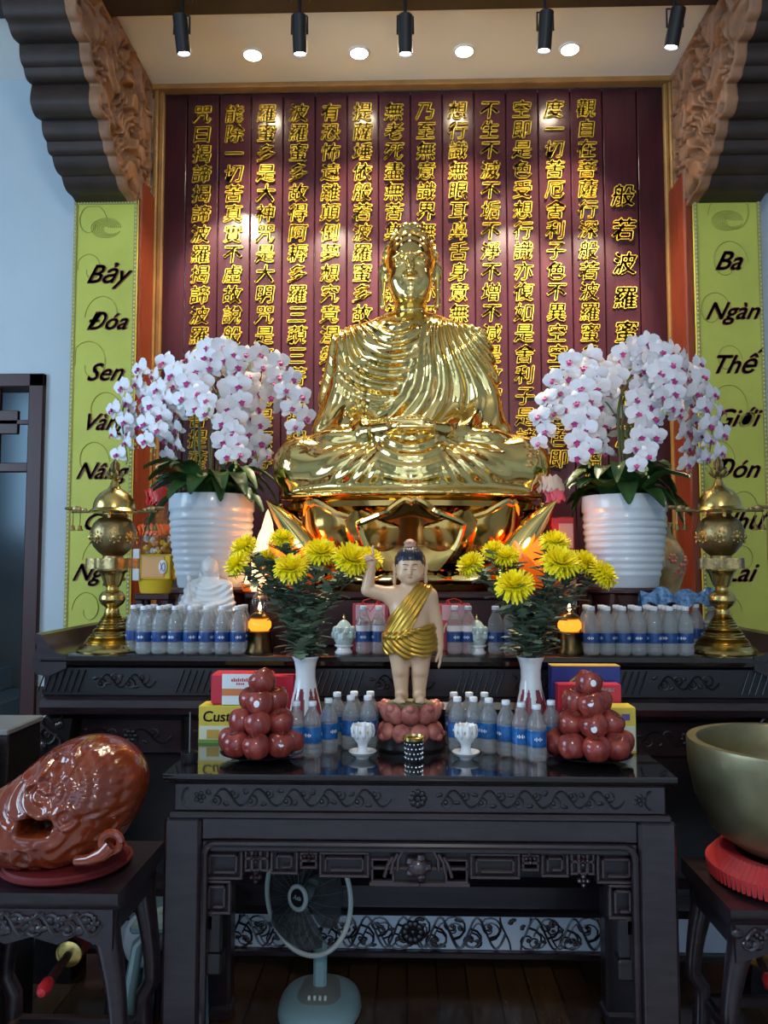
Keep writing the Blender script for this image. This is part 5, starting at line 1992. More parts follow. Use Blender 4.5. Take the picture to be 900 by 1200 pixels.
# pink gift bags with cord handles
M['bagred'] = pm('red_pink_paper_bag', (.55, .05, .08), .35)
M['bagpink'] = pm('pale_pink_bag_print', (.72, .42, .48), .35)
M['cream'] = pm('cream_print', (.65, .58, .42), .5)
for (a, b, nm) in ((413, 455, 'red paper gift bag with pale pink top left of the child statue'), (515, 551, 'red paper gift bag with pale pink top right of the child statue')):
    Yb_ = 3.24
    p0, p1 = W(a, 772, Yb_), W(b, 708, Yb_)
    t = thing('gift_bag', nm, 'bag', ((p0.x + p1.x) / 2, Yb_, ZA))
    h_, H_ = (p1.x - p0.x) / 2, p1.z - ZA
    bg = MB()
    bg.box(-h_, h_, 0, .004, 0, H_, .001)
    bg.box(-h_, h_, .075, .079, 0, H_, .001)
    for s_ in (-1, 1):
        bg.box(*sorted((s_ * h_, s_ * (h_ - .004))), .004, .075, 0, H_, .001)
    bg.box(-h_, h_, 0, .079, 0, .004, .001)
    obj('bag', bg, M['bagred'], t)
    obj('pale_panel', MB().box(-h_ * .82, h_ * .82, -.002, 0, H_ * .66, H_ - .004, .0005), M['bagpink'], t)
    obj('arch_print', MB().tube([(h_ * .72 * math.cos(PI * k / 16), -.002, H_ * .40 + H_ * .26 * math.sin(PI * k / 16)) for k in range(17)], .004, 6), M['cream'], t)
    obj('figure_print', MB().box(-h_ * .5, h_ * .5, -.002, 0, H_ * .2, H_ * .55, .0005), M['blue'], t)
    for y_ in (.0, .079):
        obj('handle', MB().tube([(-h_ * .5, y_, H_), (-h_ * .42, y_ - .006, H_ + .012), (0, y_ - .02, H_ - .028 if y_ == 0 else H_ + .02), (h_ * .42, y_ - .006, H_ + .012), (h_ * .5, y_, H_)], .0025, 6), M['redribbon'], t)

# amber oil lamps
M['bronze'] = pm('dark_bronze', (.12, .075, .03), .3, metal=1.0)
M['amber'] = pm('amber_glass_lit', (.9, .4, .05), .1, trans=.7, emit=(1, .34, .03, .55))
M['clearglass'] = pm('clear_glass', (.95, .93, .88), .02, trans=1.0, ior=1.4, clear=.3)
M['flame'] = pm('small_flame', (1, .7, .3), .5, emit=(1, .62, .22, 14))
for px, nm in ((304, 'bronze oil lamp with amber glass at the right end of the left bottle pack'), (668, 'bronze oil lamp with amber glass left of the right bottle pack')):
    p = W(px, 770, 3.20)
    t = thing('oil_lamp', nm, 'lamp', (p.x, 3.20, ZA))
    obj('base', MB().lathe([(0, 0), (.055, 0), (.057, .006), (.052, .02), (.05, .05), (.046, .07), (.05, .078), (.05, .084), (0, .084)], 32), M['bronze'], t)
    obj('amber_cup', MB().lathe([(0, .084), (.036, .086), (.046, .10), (.046, .118), (.036, .132), (0, .132)], 28), M['amber'], t)
    obj('burner_cap', MB().lathe([(.034, .132), (.042, .138), (.034, .15), (.018, .158), (0, .158)], 24), M['bronze'], t)
    obj('chimney', MB().lathe([(.016, .158), (.028, .18), (.034, .205), (.026, .225), (.014, .24), (.012, .28), (.010, .28), (.012, .238), (.024, .222), (.031, .205), (.025, .18), (.013, .158)], 24), M['clearglass'], t)
    obj('flame', MB().lathe([(0, .165), (.005, .172), (.006, .18), (.003, .192), (0, .2)], 12), M['flame'], t)
for px, nm in ((597, 'tiny lit tea light at the altar edge beside the right vase'),):
    p = W(px, 770, 3.12)
    t = thing('tea_light', nm, 'candle', (p.x + .05, 3.125, ZA))
    obj('cup', MB().lathe([(0, 0), (.012, 0), (.014, .012), (.012, .012), (0, .008)], 16), M['bronze'], t)
    obj('flame', MB().lathe([(0, .010), (.004, .014), (.005, .020), (.002, .03), (0, .034)], 10), M['flame'], t)

# glowing orange lotus lamps and a cream cone glowing in place of back-lit orchids
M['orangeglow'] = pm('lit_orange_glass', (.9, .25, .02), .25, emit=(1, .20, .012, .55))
M['creamglow'] = pm('glowing_cream', (.9, .7, .5), .4, emit=(1, .60, .32, .95), var=(14, .3), bump=(25, .6))
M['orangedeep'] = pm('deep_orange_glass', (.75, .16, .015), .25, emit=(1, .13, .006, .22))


def lotus_lamp(px, py0, Y, label, flip, s=1.0):
    p = W(px, py0, Y)
    t = thing('lotus_lamp', label, 'lamp', (p.x, Y, zt1 + .001))
    h_ = .02
    obj('base', MB().lathe([(0, 0), (.055 * s, 0), (.06 * s, .008), (.05 * s, h_), (0, h_)], 24), M['redwood_dark'], t)
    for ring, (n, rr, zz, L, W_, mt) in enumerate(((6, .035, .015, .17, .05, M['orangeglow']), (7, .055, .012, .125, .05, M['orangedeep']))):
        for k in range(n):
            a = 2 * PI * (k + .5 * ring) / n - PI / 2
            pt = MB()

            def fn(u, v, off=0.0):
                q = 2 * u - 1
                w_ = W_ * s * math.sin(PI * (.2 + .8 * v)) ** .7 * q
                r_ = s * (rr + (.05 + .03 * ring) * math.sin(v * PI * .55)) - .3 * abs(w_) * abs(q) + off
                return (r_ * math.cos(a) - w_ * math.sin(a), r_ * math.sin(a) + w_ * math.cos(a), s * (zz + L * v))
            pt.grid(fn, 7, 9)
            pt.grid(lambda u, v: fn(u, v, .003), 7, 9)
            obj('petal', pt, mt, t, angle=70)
    obj('bulb', MB().ball((0, 0, .05 * s), .012 * s, 12), M['flame'], t)
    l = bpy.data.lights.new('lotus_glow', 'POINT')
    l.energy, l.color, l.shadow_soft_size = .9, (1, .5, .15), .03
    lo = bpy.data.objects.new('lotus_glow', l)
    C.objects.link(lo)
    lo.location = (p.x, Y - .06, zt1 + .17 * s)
    return t


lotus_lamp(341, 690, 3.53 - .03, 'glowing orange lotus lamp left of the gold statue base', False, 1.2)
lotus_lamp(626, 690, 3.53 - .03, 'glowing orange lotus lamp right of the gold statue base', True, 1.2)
lp = W(310, 692, 3.62)
t = thing('orchid_glow', 'tall glowing cream cone in place of back-lit orchids between left orchid pot and gold statue', 'lamp', (lp.x, 3.62, zt1 + .001))  # made-up cone, its glow stands for back-lit pale orchids
obj('base', MB().lathe([(0, 0), (.07, 0), (.075, .01), (.06, .03), (0, .03)], 24), M['redwood_dark'], t)
rk = MB()
rr_ = random.Random(4)


def cone_shape(u, v):
    a = 2 * PI * u
    n_ = .012 * math.sin(3 * a + 9 * v) + .008 * math.sin(7 * a - 13 * v) + .006 * math.sin(13 * a + 25 * v)
    r_ = (.062 * (1 - v ** 1.6) + .003 + n_ * (1 - v)) * (1 if v < .999 else 0)
    return (r_ * math.cos(a) + .012 * v, r_ * math.sin(a), .03 + .34 * v)


rk.grid(cone_shape, 28, 24, closeu=True)
obj('glow_cone', rk, M['creamglow'], t)
for k, (px, py) in enumerate(((287, 676), (300, 684), (318, 686))):
    p = W(px, 690, 3.50)
    t = thing('votive_lamp', '%s small bright votive lamp below the cream glowing cone' % ('leftmost', 'middle', 'rightmost')[k], 'lamp', (p.x if k else p.x + .012, 3.475, zt1 + .001), group='votive lamps beside the left orchid pot')
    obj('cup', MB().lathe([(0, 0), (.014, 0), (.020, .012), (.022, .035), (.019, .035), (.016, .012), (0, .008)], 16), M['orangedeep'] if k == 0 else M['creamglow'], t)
    obj('flame', MB().lathe([(0, .02), (.007, .03), (.008, .042), (.003, .06), (0, .066)], 12), M['flame'], t)

# crumpled blue shrink wrap above the right pack
M['bluewrap'] = pm('blue_printed_film', (.03, .12, .36), .2, var=(60, .6), col2=(.20, .38, .62))
p = W(794, 728, 3.36)
fl = MB()


def film(u, v):
    x = -.16 + .33 * u
    z_ = .0 + .055 * math.sin(v * PI) + .012 * math.sin(u * 21 + v * 4) + .02 * (1 - abs(2 * u - 1)) + .01 * math.sin(u * 9)
    return (x, -.035 + .07 * v + .008 * math.sin(u * 30), z_)


fl.grid(film, 40, 10)
fl.grid(lambda u, v: tuple(np.array(film(u, v)) - (0, 0, .003)), 40, 10)
o = obj('shrink_wrap', fl, M['bluewrap'], None, (p.x, 3.34, ZA + .175))
tag(o, 'crumpled blue printed film on the rear of the right bottle pack', 'plastic wrap')
for k in range(5):
    x = p.x - .13 + .066 * k
    put_bottle(x, 3.34, ZA, 'clear water bottle under the crumpled blue film, %s from the left' % ORD[k], 'water bottles packed below the right orchid')

# ------------------------------------------------------------------ the child statue on its pink lotus
M['skin'] = pm('painted_skin', (.62, .41, .255), .35, coat=.15)
M['bluehair'] = pm('blue_black_hair_paint', (.006, .010, .028), .3)
M['goldcloth'] = pm('gold_painted_drape', (.52, .30, .045), .28, metal=.75)
M['pinklotus'] = pm('pink_painted_lotus', (.42, .085, .075), .4, var=(25, .4), col2=(.55, .20, .15))
M['facepaint'] = pm('dark_face_paint', (.03, .02, .02), .5)
M['lippaint'] = pm('red_lip_paint', (.5, .08, .08), .4)
YK = 2.80
kp = W(481, 870, YK)
zfeet = ZZ(822, YK)
ch = thing('child_statue', 'painted child figure in gold drape with one raised arm on a pink lotus', 'statue', (kp.x, YK, ZT1))
fz_ = zfeet - ZT1


def childbody(p):
    x, y, z = p
    q = (np.abs(x), y, z)
    # legs and feet
    d = F.path(q, [(.036, .0, .19), (.034, -.004, .11), (.033, .004, .095), (.030, .008, .02)], [.042, .031, .030, .021])
    d = smin(d, F.cap(q, (.031, .005, .016), (.036, -.045, .012), .019, .015), .015)
    for k in range(5):
        d = smin(d, F.cap(q, (.026 + .0075 * k - .004, -.048 + .003 * abs(k - 1), .010), (.025 + .0078 * k - .004, -.062 + .005 * abs(k - .5), .008), .0058, .0045), .004)
    # trunk
    t_ = F.ell(p, (0, .0, .205), (.076, .055, .065))
    t_ = smin(t_, F.ell(p, (0, -.004, .265), (.066, .056, .075)), .04)
    t_ = smin(t_, F.ell(p, (0, .0, .335), (.074, .048, .06)), .04)
    t_ = smin(t_, F.cap(q, (0, .004, .378), (.058, .004, .366), .026, .028), .03)
    d = smin(d, t_, .03)
    # arm at the right of the picture hangs
    a_ = F.path(p, [(.068, .004, .362), (.092, .006, .262), (.100, -.010, .190)], [.028, .023, .016])
    h_ = F.ell(p, (.102, -.014, .165), (.010, .016, .022))
    for k in range(4):
        h_ = smin(h_, F.path(p, [(.102, -.026 + .008 * k, .152), (.102, -.028 + .008 * k, .138), (.098, -.027 + .008 * k, .122 - .004 * (1.5 - abs(k - 1.5)))], [.0052, .0048, .004]), .003)
    h_ = smin(h_, F.path(p, [(.099, -.026, .172), (.092, -.034, .155), (.088, -.034, .142)], [.0062, .0055, .0045]), .004)
    d = smin(d, smin(a_, h_, .01), .018)
    # arm at the left of the picture is raised, forefinger up
    a2 = F.path(p, [(-.066, .004, .364), (-.148, -.006, .385), (-.137, -.018, .462)], [.029, .024, .016])
    h2 = F.ell(p, (-.136, -.020, .484), (.016, .011, .020))
    h2 = smin(h2, F.path(p, [(-.130, -.022, .498), (-.129, -.022, .515), (-.130, -.021, .536)], [.0058, .0052, .0044]), .003)
    for k in range(3):
        xx = -.139 - .0075 * k
        h2 = smin(h2, F.path(p, [(xx, -.024, .499 - .002 * k), (xx, -.036, .504 - .002 * k), (xx + .001, -.036, .490 - .002 * k)], [.0056, .0052, .0046]), .003)
    h2 = smin(h2, F.path(p, [(-.123, -.022, .478), (-.120, -.034, .488), (-.130, -.040, .494)], [.0062, .0055, .0046]), .004)
    d = smin(d, smin(a2, h2, .01), .018)
    # neck, head
    nk = F.cap(p, (0, .004, .37), (0, .0, .415), .027, .026)
    hd_ = F.ell(p, (0, -.002, .458), (.046, .050, .056))
    hd_ = smin(hd_, F.ell(p, (0, .008, .480), (.050, .054, .050)), .02)
    hd_ = smin(hd_, F.ell(q, (.022, -.028, .436), (.020, .020, .018)), .02)
    hd_ = smin(hd_, F.ell(p, (0, -.036, .416), (.014, .012, .010)), .014)
    hd_ = smax(hd_, -F.ell(q, (.019, -.056, .458), (.013, .010, .006)), .008)
    hd_ = smin(hd_, F.ell(q, (.019, -.043, .457), (.0115, .0085, .0062)), .003)
    hd_ = smin(hd_, F.path(p, [(0, -.049, .462), (0, -.056, .448), (0, -.059, .441)], [.0042, .0052, .0068]), .007)
    hd_ = smin(hd_, F.cap(q, (.0, -.050, .428), (.008, -.047, .4285), .0038, .0028), .003)
    ear = F.path(q, [(.050, .004, .475), (.056, .006, .465), (.054, .004, .44), (.055, .004, .412)], [.006, .008, .0055, .0068])
    hd_ = smin(hd_, ear, .005)
    d = smin(d, smin(hd_, nk, .018), .014)
    return d


def childfn(p):
    return childbody(p) * .85


def robefn(p):
    x, y, z = p
    q = (np.abs(x), y, z)
    t_ = F.ell(p, (0, .0, .205), (.078, .057, .065))
    t_ = smin(t_, F.ell(p, (0, -.004, .265), (.068, .058, .075)), .04)
    t_ = smin(t_, F.ell(p, (0, .0, .335), (.076, .050, .06)), .04)
    t_ = smin(t_, F.cap(q, (0, .004, .378), (.058, .004, .366), .028, .030), .03)
    t_ = smin(t_, F.path(q, [(.036, .0, .19), (.034, -.004, .12)], [.045, .036]), .05)
    # distance across the diagonal sash
    ax_, az_, bx_, bz_ = .048, .395, -.065, .225
    L = math.hypot(bx_ - ax_, bz_ - az_)
    nx, nz = -(bz_ - az_) / L, (bx_ - ax_) / L
    s_ = (x - ax_) * nx + (z - az_) * nz
    al_ = ((x - ax_) * (bx_ - ax_) + (z - az_) * (bz_ - az_)) / L ** 2
    wd_ = .027 + .022 * np.clip(al_, 0, 1)
    sash = np.maximum(np.abs(s_) - wd_, -(z - .2))
    low = .155 + .018 * np.clip(np.abs(x) / .08, 0, 1) - .004 + .008 * np.sin(x * 90)
    skirt = np.maximum(low - z, z - (.252 + .02 * x / .08))
    fs = .0042 * np.abs(np.cos(s_ * 210 + 1.5 * al_)) * (sash < .004)
    rad = np.sqrt((x - .05) ** 2 + (z - .30) ** 2)
    fk = .0045 * np.abs(np.cos(rad * 200)) * (skirt < .004)
    sh = t_ - .005 - np.where(skirt < sash, fk, fs)
    roll = np.abs(z - .243 - .015 * x / .08 - .006 * np.sin(x * 40)) - .014
    sh = sh - .006 * np.clip(-roll / .01, 0, 1)
    body = np.maximum(sh, np.minimum(sash, skirt))
    return np.maximum(body, -(t_ + .004)) * .7


sdf_obj('body', childfn, (-.19, -.085, -.008), (.14, .085, .555), .0030, M['skin'], ch, loc=(0, 0, fz_))
rb = sdf_obj('gold_drape', robefn, (-.11, -.09, .13), (.12, .09, .43), .0026, M['goldcloth'], ch, loc=(0, 0, fz_))


def hairfn(p):
    x, y, z = p
    q = (np.abs(x), y, z)
    d = F.ell(p, (0, .0085, .481), (.0540, .0585, .0560))
    line = .486 - 1.6 * np.clip(np.abs(x) - .034, 0, 1) - .012 * np.clip(1 - np.abs(x) / .012, 0, 1)
    line = np.where(y < .0, line, .44)
    d = np.maximum(d, line - z)
    k = np.abs(np.sin(x * 330)) * np.abs(np.sin(z * 300 + y * 200))
    return (d - .0025 * k) * .75


ho = sdf_obj('hair', hairfn, (-.07, -.06, .42), (.07, .08, .56), .0026, M['bluehair'], ch, loc=(0, 0, fz_))
tk = MB()
tk.lathe([(.020, .530), (.022, .538), (.016, .546), (.019, .552), (.012, .560), (0, .563)], 16, (0, .008, 0))
for k in range(6):
    a = 2 * PI * k / 6
    tk.ball((.017 * math.cos(a), .008 + .017 * math.sin(a), .548), .0055, 6)
obj('topknot', tk, M.setdefault('knotpaint', pm('topknot_paint', (.50, .28, .22), .4)), ch, loc=(0, 0, fz_))
ey = MB()
for s_ in (-1, 1):
    ey.tube([(s_ * (.010 + .0035 * k), -.0525 + .0006 * k * k * .5, .4565 - .0012 * math.sin(k / 5 * PI)) for k in range(6)], .0011, 5)
    ey.tube([(s_ * (.007 + .0045 * k), -.0535 + .0010 * k * k * .5, .470 + .0035 * math.sin(k / 5 * PI)) for k in range(6)], .0012, 5)
obj('eye_paint', ey, M['facepaint'], ch, loc=(0, 0, fz_))
obj('lip_paint', MB().ball((0, -.0512, .4283), (.0075, .0024, .0022), 8), M['lippaint'], ch, loc=(0, 0, fz_))
# pink lotus: two rows of fat petals, green-brown top, dark foot
pr_ = (W(520, 840, YK).x - W(447, 840, YK).x) / 2
ft = fz_ * .28
obj('foot', MB().lathe([(0, 0), (pr_ * 1.0, 0), (pr_ * 1.04, .008), (pr_ * .98, ft * .6), (pr_ * .9, ft), (0, ft)], 40, sy=.8), M['blackwood'], ch)
obj('lotus_core', MB().lathe([(0, ft), (pr_ * .8, ft), (pr_ * .62, fz_ * .55), (pr_ * .75, fz_ - .012), (pr_ * .78, fz_ - .004), (pr_ * .7, fz_), (0, fz_)], 40, sy=.8), M.setdefault('lotustop', pm('dull_green_lotus_top', (.16, .15, .08), .5)), ch)
for row, (z0, zz, n, rr) in enumerate(((fz_ * .78, fz_ * .24, 9, .78), (fz_ * .40, fz_ * .20, 9, .84))):
    for k in range(n):
        a = 2 * PI * (k + .5 * row) / n - PI / 2
        pt = MB().ball((0, 0, 0), (pr_ * .22, pr_ * .33, zz), 14)
        pt.ball((pr_ * .10, 0, zz * .75 * (1 if row == 0 else -1)), (pr_ * .13, pr_ * .16, zz * .4), 10)
        pt.xform(Matrix.Translation((pr_ * rr * math.cos(a), pr_ * rr * .8 * math.sin(a), z0)) @ Matrix.Rotation(a, 4, 'Z') @ Matrix.Rotation(R(22 if row == 0 else -25), 4, 'Y'))
        obj('lotus_petal', pt, M['pinklotus'], ch)

# ------------------------------------------------------------------ vases with yellow chrysanthemums
M['maroonglaze'] = pm('maroon_glaze', (.20, .035, .045), .2, coat=.5)
M['whiteglaze'] = pm('white_drip_glaze', (.70, .74, .76), .2, coat=.5)
M['mum'] = pm('yellow_chrysanthemum_petal', (.95, .82, .008), .55)
M['mumcore'] = pm('chrysanthemum_centre', (.45, .38, .03), .6)
M['foliage'] = pm('grey_green_foliage', (.20, .27, .18), .55, var=(20, .4))
M['mumstem'] = pm('chrysanthemum_stem', (.07, .10, .04), .6)


def mum_mesh(seed):
    r_ = random.Random(seed)
    mb = MB()
    for ring in range(7):
        el = R(-28 + ring * 17)
        n = [18, 24, 24, 21, 17, 11, 6][ring]
        L = [.046, .052, .054, .052, .047, .042, .038][ring]
        for k in range(n):
            a = 2 * PI * (k + .5 * (ring % 2)) / n + r_.uniform(-.1, .1)
            l = L * r_.uniform(.88, 1.08)
            w_ = .0062
            c, s_ = math.cos(a), math.sin(a)
            ce, se = math.cos(el + r_.uniform(-.1, .1)), math.sin(el)
            pts = []
            for j in range(4):
                u = j / 3
                d = .008 + l * u
                up = .012 * math.sin(u * PI) * (1 if ring < 3 else -.3) + .004 * u * (ring > 2)
                pts.append((c * d * ce, s_ * d * ce, .012 + d * se + up))
            vs = []
            for j, p in enumerate(pts):
                ww = w_ * (.55, 1.0, 1.05, .45)[j]
                vs += [(p[0] - s_ * ww, p[1] + c * ww, p[2] + .0015), (p[0], p[1], p[2] - .0015), (p[0] + s_ * ww, p[1] - c * ww, p[2] + .0015)]
            fs = []
            for j in range(3):
                for q in range(2):
                    b = j * 3 + q
                    fs.append((b, b + 1, b + 4, b + 3))
            mb.add(vs, fs)
    mb.ball((0, 0, .006), (.016, .016, .014), 10, 1)
    return mesh_of('bloom', mb, [M['mum'], M['mumcore']], angle=80)


MUMS = [mum_mesh(k) for k in range(3)]


def leafy(n, seed):
    """lobed leaves around a stem from 0..1 in z (unit length), x/y in metres"""
    r_ = random.Random(seed)
    mb = MB()
    return mb


def vase_group(pvx, ptop, Y, blooms, side, seed):
    p = W(pvx, 800, Y)
    t = thing('flower_vase', 'white vase with maroon dripping glaze on the offering table, %s' % ('beside the left apple pyramid' if side == 'left' else 'beside the right apple pyramid'), 'vase', (p.x, Y, ZT1))
    H_ = ZZ(ptop, Y) - ZT1
    k = 1.0 / FPX * Y
    prof = [(.0, 0), (15, 0), (17, .02), (19, .10), (20.5, .20), (20, .30), (17, .45), (13.5, .60), (11.5, .74), (11.5, .84), (13, .93), (15.5, .985), (15.8, 1.0), (14.4, 1.0), (12, .93), (10.3, .84), (10.3, .70), (0, .68)]
    # refine profile
    fine = []
    for i in range(len(prof) - 1):
        (a, b), (c, d) = prof[i], prof[i + 1]
        for j in range(5):
            fine.append(((a + (c - a) * j / 5) * k, (b + (d - b) * j / 5) * H_))
    fine.append((0, .68 * H_))
    mb = MB().lathe(fine, 96)
    for fi, f in enumerate(mb.f):
        c = Vector((0, 0, 0))
        for v in f[:4]:
            c += Vector(mb.v[v])
        c /= min(4, len(f))
        a = math.atan2(c.y, c.x)
        dr = .62 - .40 * max(0, math.sin(a * 5 + 1 + seed)) ** 3 - .12 * max(0, math.sin(a * 9 + 2)) ** 2
        mb.m[fi] = 1 if c.z > dr * H_ else 0
    obj('body', mb, [M['maroonglaze'], M['whiteglaze']], t, angle=70)
    # stems
    r_ = random.Random(seed)
    n = len(blooms)
    order = sorted(range(n), key=lambda i: blooms[i][0])
    hi = min(range(n), key=lambda i: blooms[i][1])
    for rank, i in enumerate(order):
        bx, by, yb, tilt, sc = blooms[i]
        q = W(bx, by, yb)
        mouth = Vector((p.x + r_.uniform(-.018, .018), Y + r_.uniform(-.018, .018), ZT1 + H_ * .99))
        lab = 'yellow chrysanthemum in the %s vase, %s bloom from the left' % (side, ORD[rank])
        c = thing('chrysanthemum', lab, 'flower', mouth, group='yellow chrysanthemums in the %s vase' % side)
        v = q - mouth
        foot = Vector((-(mouth.x - p.x) * .4, -(mouth.y - Y) * .4, -H_ * .25))
        dirn = Vector((tilt, (yb - Y) * 1.2 - .45, .8)).normalized()
        ctl = [foot, Vector((0, 0, 0)), Vector((v.x * .25, v.y * .25, v.z * .42)), Vector((v.x * .72, v.y * .72, v.z * .80)), v - dirn * .02]
        cur = []
        for a in range(len(ctl) - 1):
            p0, p1, p2, p3 = ctl[max(0, a - 1)], ctl[a], ctl[a + 1], ctl[min(len(ctl) - 1, a + 2)]
            for j in range(6):
                u = j / 6
                cur.append(.5 * ((2 * p1) + (p2 - p0) * u + (2 * p0 - 5 * p1 + 4 * p2 - p3) * u * u + (3 * p1 - p0 - 3 * p2 + p3) * u ** 3))
        cur.append(ctl[-1])
        obj('stem', MB().tube(cur, .0035, 6), M['mumstem'], c)
        lf = MB()
        for li in range(46):
            u = .02 + .88 * li / 45
            ii = 6 + u * (len(cur) - 8)
            a_, b_ = cur[int(ii)], cur[min(len(cur) - 1, int(ii) + 1)]
            base = a_.lerp(b_, ii - int(ii))
            ang = li * 2.4 + r_.uniform(-.4, .4)
            L = r_.uniform(.042, .075) * (1.1 - .15 * u)
            up = r_.uniform(-.1, 1.0)
            dv = Vector((math.cos(ang), math.sin(ang), up)).normalized()
            sd = dv.cross(Vector((0, 0, 1))).normalized()
            nn = sd.cross(dv)
            # lobed leaf outline as a strip
            vs, fs = [], []
            for j in range(9):
                w_ = L * (.10, .30, .16, .40, .2, .42, .22, .26, .02)[j]
                q_ = base + dv * (L * 1.25 * j / 8) - nn * (.25 * L * (j / 8) ** 2)
                vs += [q_ - sd * w_ + nn * .004, q_, q_ + sd * w_ + nn * .004]
            for j in range(8):
                for e in range(2):
                    b = j * 3 + e
                    fs.append((b, b + 1, b + 4, b + 3))
            lf.add(vs, fs)
        fo = obj('foliage', lf, M['foliage'], c, angle=80)
        b = obj('bloom', MUMS[(i + seed) % 3], None, c, v - dirn * .012)
        b.rotation_euler = dirn.to_track_quat('Z', 'Y').to_euler()
        b.scale = (sc * 1.14, sc * 1.14, sc * 1.1)
    return t


vase_group(358, 769, 2.90, [(286, 642, 2.92, -.5, .80), (279, 662, 2.84, -1.0, .80), (331, 632, 2.98, .1, .72), (310, 656, 2.98, -.2, .70), (341, 667, 2.80, .0, .92), (376, 649, 2.86, .1, .95), (411, 657, 2.80, .3, 1.0), (431, 656, 2.92, .5, .85)], 'left', 1)
vase_group(622, 769, 2.90, [(552, 662, 2.86, -.8, .80), (578, 645, 2.94, -.4, .68), (594, 653, 2.90, -.2, .74), (603, 688, 2.76, -.1, 1.0), (650, 637, 2.94, .1, .86), (656, 661, 2.80, .1, 1.02), (684, 660, 2.88, .5, .82), (706, 674, 2.82, 1.0, .85)], 'right', 2)

# ------------------------------------------------------------------ apple pyramids on dark plates
M['apple'] = pm('red_apple_skin', (.23, .018, .022), .22, var=(22, .5), col2=(.36, .065, .045), stretch=(1, 1, .25), coat=.3)
M['sticker'] = pm('white_fruit_sticker', (.75, .80, .85), .5)
M['plate'] = pm('dark_glass_plate', (.02, .02, .022), .1, coat=.6)


def apple_mb():
    prof = []
    for k in range(17):
        a = -PI / 2 + PI * k / 16
        r_ = .0445 * math.cos(a) ** .82 if 0 < k < 16 else 0
        z = .044 * math.sin(a) + .004 * math.cos(a)
        if k >= 13:
            z -= .011 * ((k - 12) / 4) ** 1.6
        if k <= 3:
            z += .008 * ((4 - k) / 4) ** 1.5
        prof.append((r_ * (1 + .05 * math.sin(a)), z))
    m = MB().lathe(prof, 28)
    m.v = [(x * (1 + .03 * math.cos(5 * math.atan2(y, x)) * (z < -.02)), y * (1 + .03 * math.cos(5 * math.atan2(y, x)) * (z < -.02)), z) for x, y, z in m.v]
    return m


APM = mesh_of('apple_skin', apple_mb(), M['apple'], 80)
APS = mesh_of('apple_stem', MB().tube([(0, 0, .026), (.001, 0, .036), (.004, .001, .046)], [.0016, .0013, .0018], 6), M['mumstem'])


def sticker_mesh():
    mb = MB()

    def fn(u, v):
        a, q = 2 * PI * u, .0095 * v
        x, z = q * math.cos(a), q * 1.15 * math.sin(a)
        return (x, -math.sqrt(.0462 ** 2 - x * x - z * z), z)
    mb.grid(fn, 20, 4, closeu=True)
    return mesh_of('sticker', mb, M['sticker'])


STK = sticker_mesh()


def pyramid(px, py, Y, side, phase, stickers):
    p = W(px, py, Y)
    pl = thing('fruit_plate', 'dark glass plate under the %s apple pyramid' % side, 'plate', (p.x, Y, ZT1))
    obj('dish', MB().lathe([(0, 0), (.06, 0), (.065, .004), (.10, .010), (.135, .022), (.137, .025), (.10, .015), (.06, .008), (0, .008)], 48), M['plate'], pl)
    n_ = 0
    r_ = random.Random(phase)
    tiers = [(8, .100, .060, 'bottom'), (5, .066, .124, 'second'), (3, .043, .187, 'third'), (1, 0, .250, 'top')]
    for ti, (n, rad, z, nm) in enumerate(tiers):
        pos = []
        for k in range(n):
            a = -PI / 2 + 2 * PI * (k + (0 if ti % 2 == 0 else 0)) / n + (0.0 if ti != 1 else .0)
            pos.append((rad * math.cos(a), rad * math.sin(a)))
        fr = sorted([q for q in pos if q[1] < .012], key=lambda q: q[0])
        for q in pos:
            if n == 1:
                lab = 'red apple crowning the %s pyramid' % side
            elif q in fr:
                lab = 'red apple in the %s tier of the %s pyramid, %s from the left' % (nm, side, ORD[fr.index(q)])
            else:
                lab = 'red apple at the back of the %s tier of the %s pyramid' % (nm, side)
            t = thing('apple', lab, 'apple', (p.x + q[0], Y + q[1], ZT1 + z - .006), group='apples in the %s pyramid' % side)
            rx, ry, rz = r_.uniform(-.5, .5), r_.uniform(-.5, .5), r_.uniform(0, 6)
            b = obj('skin', APM, None, t, rot=(rx, ry, rz))
            s_ = obj('stem', APS, None, t, rot=(rx, ry, rz))
            if (ti, fr.index(q) if q in fr else 9) in stickers or (n == 1 and (3, 0) in stickers):
                obj('sticker', STK, None, t, rot=(r_.uniform(-.35, .05), 0, r_.uniform(-.35, .35)))
    return pl


pyramid(307, 890, 2.655, 'left', 3, {(0, 3), (2, 0), (2, 1), (1, 4)})
pyramid(691, 893, 2.655, 'right', 5, {(3, 0), (2, 0), (1, 1), (1, 3)})

# ------------------------------------------------------------------ biscuit boxes behind the apples
M['boxyellow'] = pm('yellow_box_card', (.62, .50, .06), .4, var=(6, .15))
M['boxpale'] = pm('pale_box_card', (.62, .68, .55), .35)
M['boxred'] = pm('red_box_card', (.50, .025, .045), .35)
M['boxblue'] = pm('blue_box_card', (.020, .035, .22), .35)
M['boxorange'] = pm('orange_box_stripe', (.62, .20, .05), .4)
M['boxgreen'] = pm('green_box_stripe', (.16, .30, .06), .4)
M['boxwhite'] = pm('white_box_card', (.68, .76, .78), .35)
M['boxgold'] = pm('gold_box_print', (.50, .33, .06), .45)
M['printgrey'] = pm('dark_print', (.06, .07, .08), .5)


def carton(name, label, px0, px1, py0, Y, dep, zbase, cat='box'):
    p0, p1 = W(px0, py0, Y), W(px1, py0, Y)
    t = thing(name, label, cat, ((p0.x + p1.x) / 2, Y, zbase))
    return t, (p1.x - p0.x) / 2, p0.z - zbase


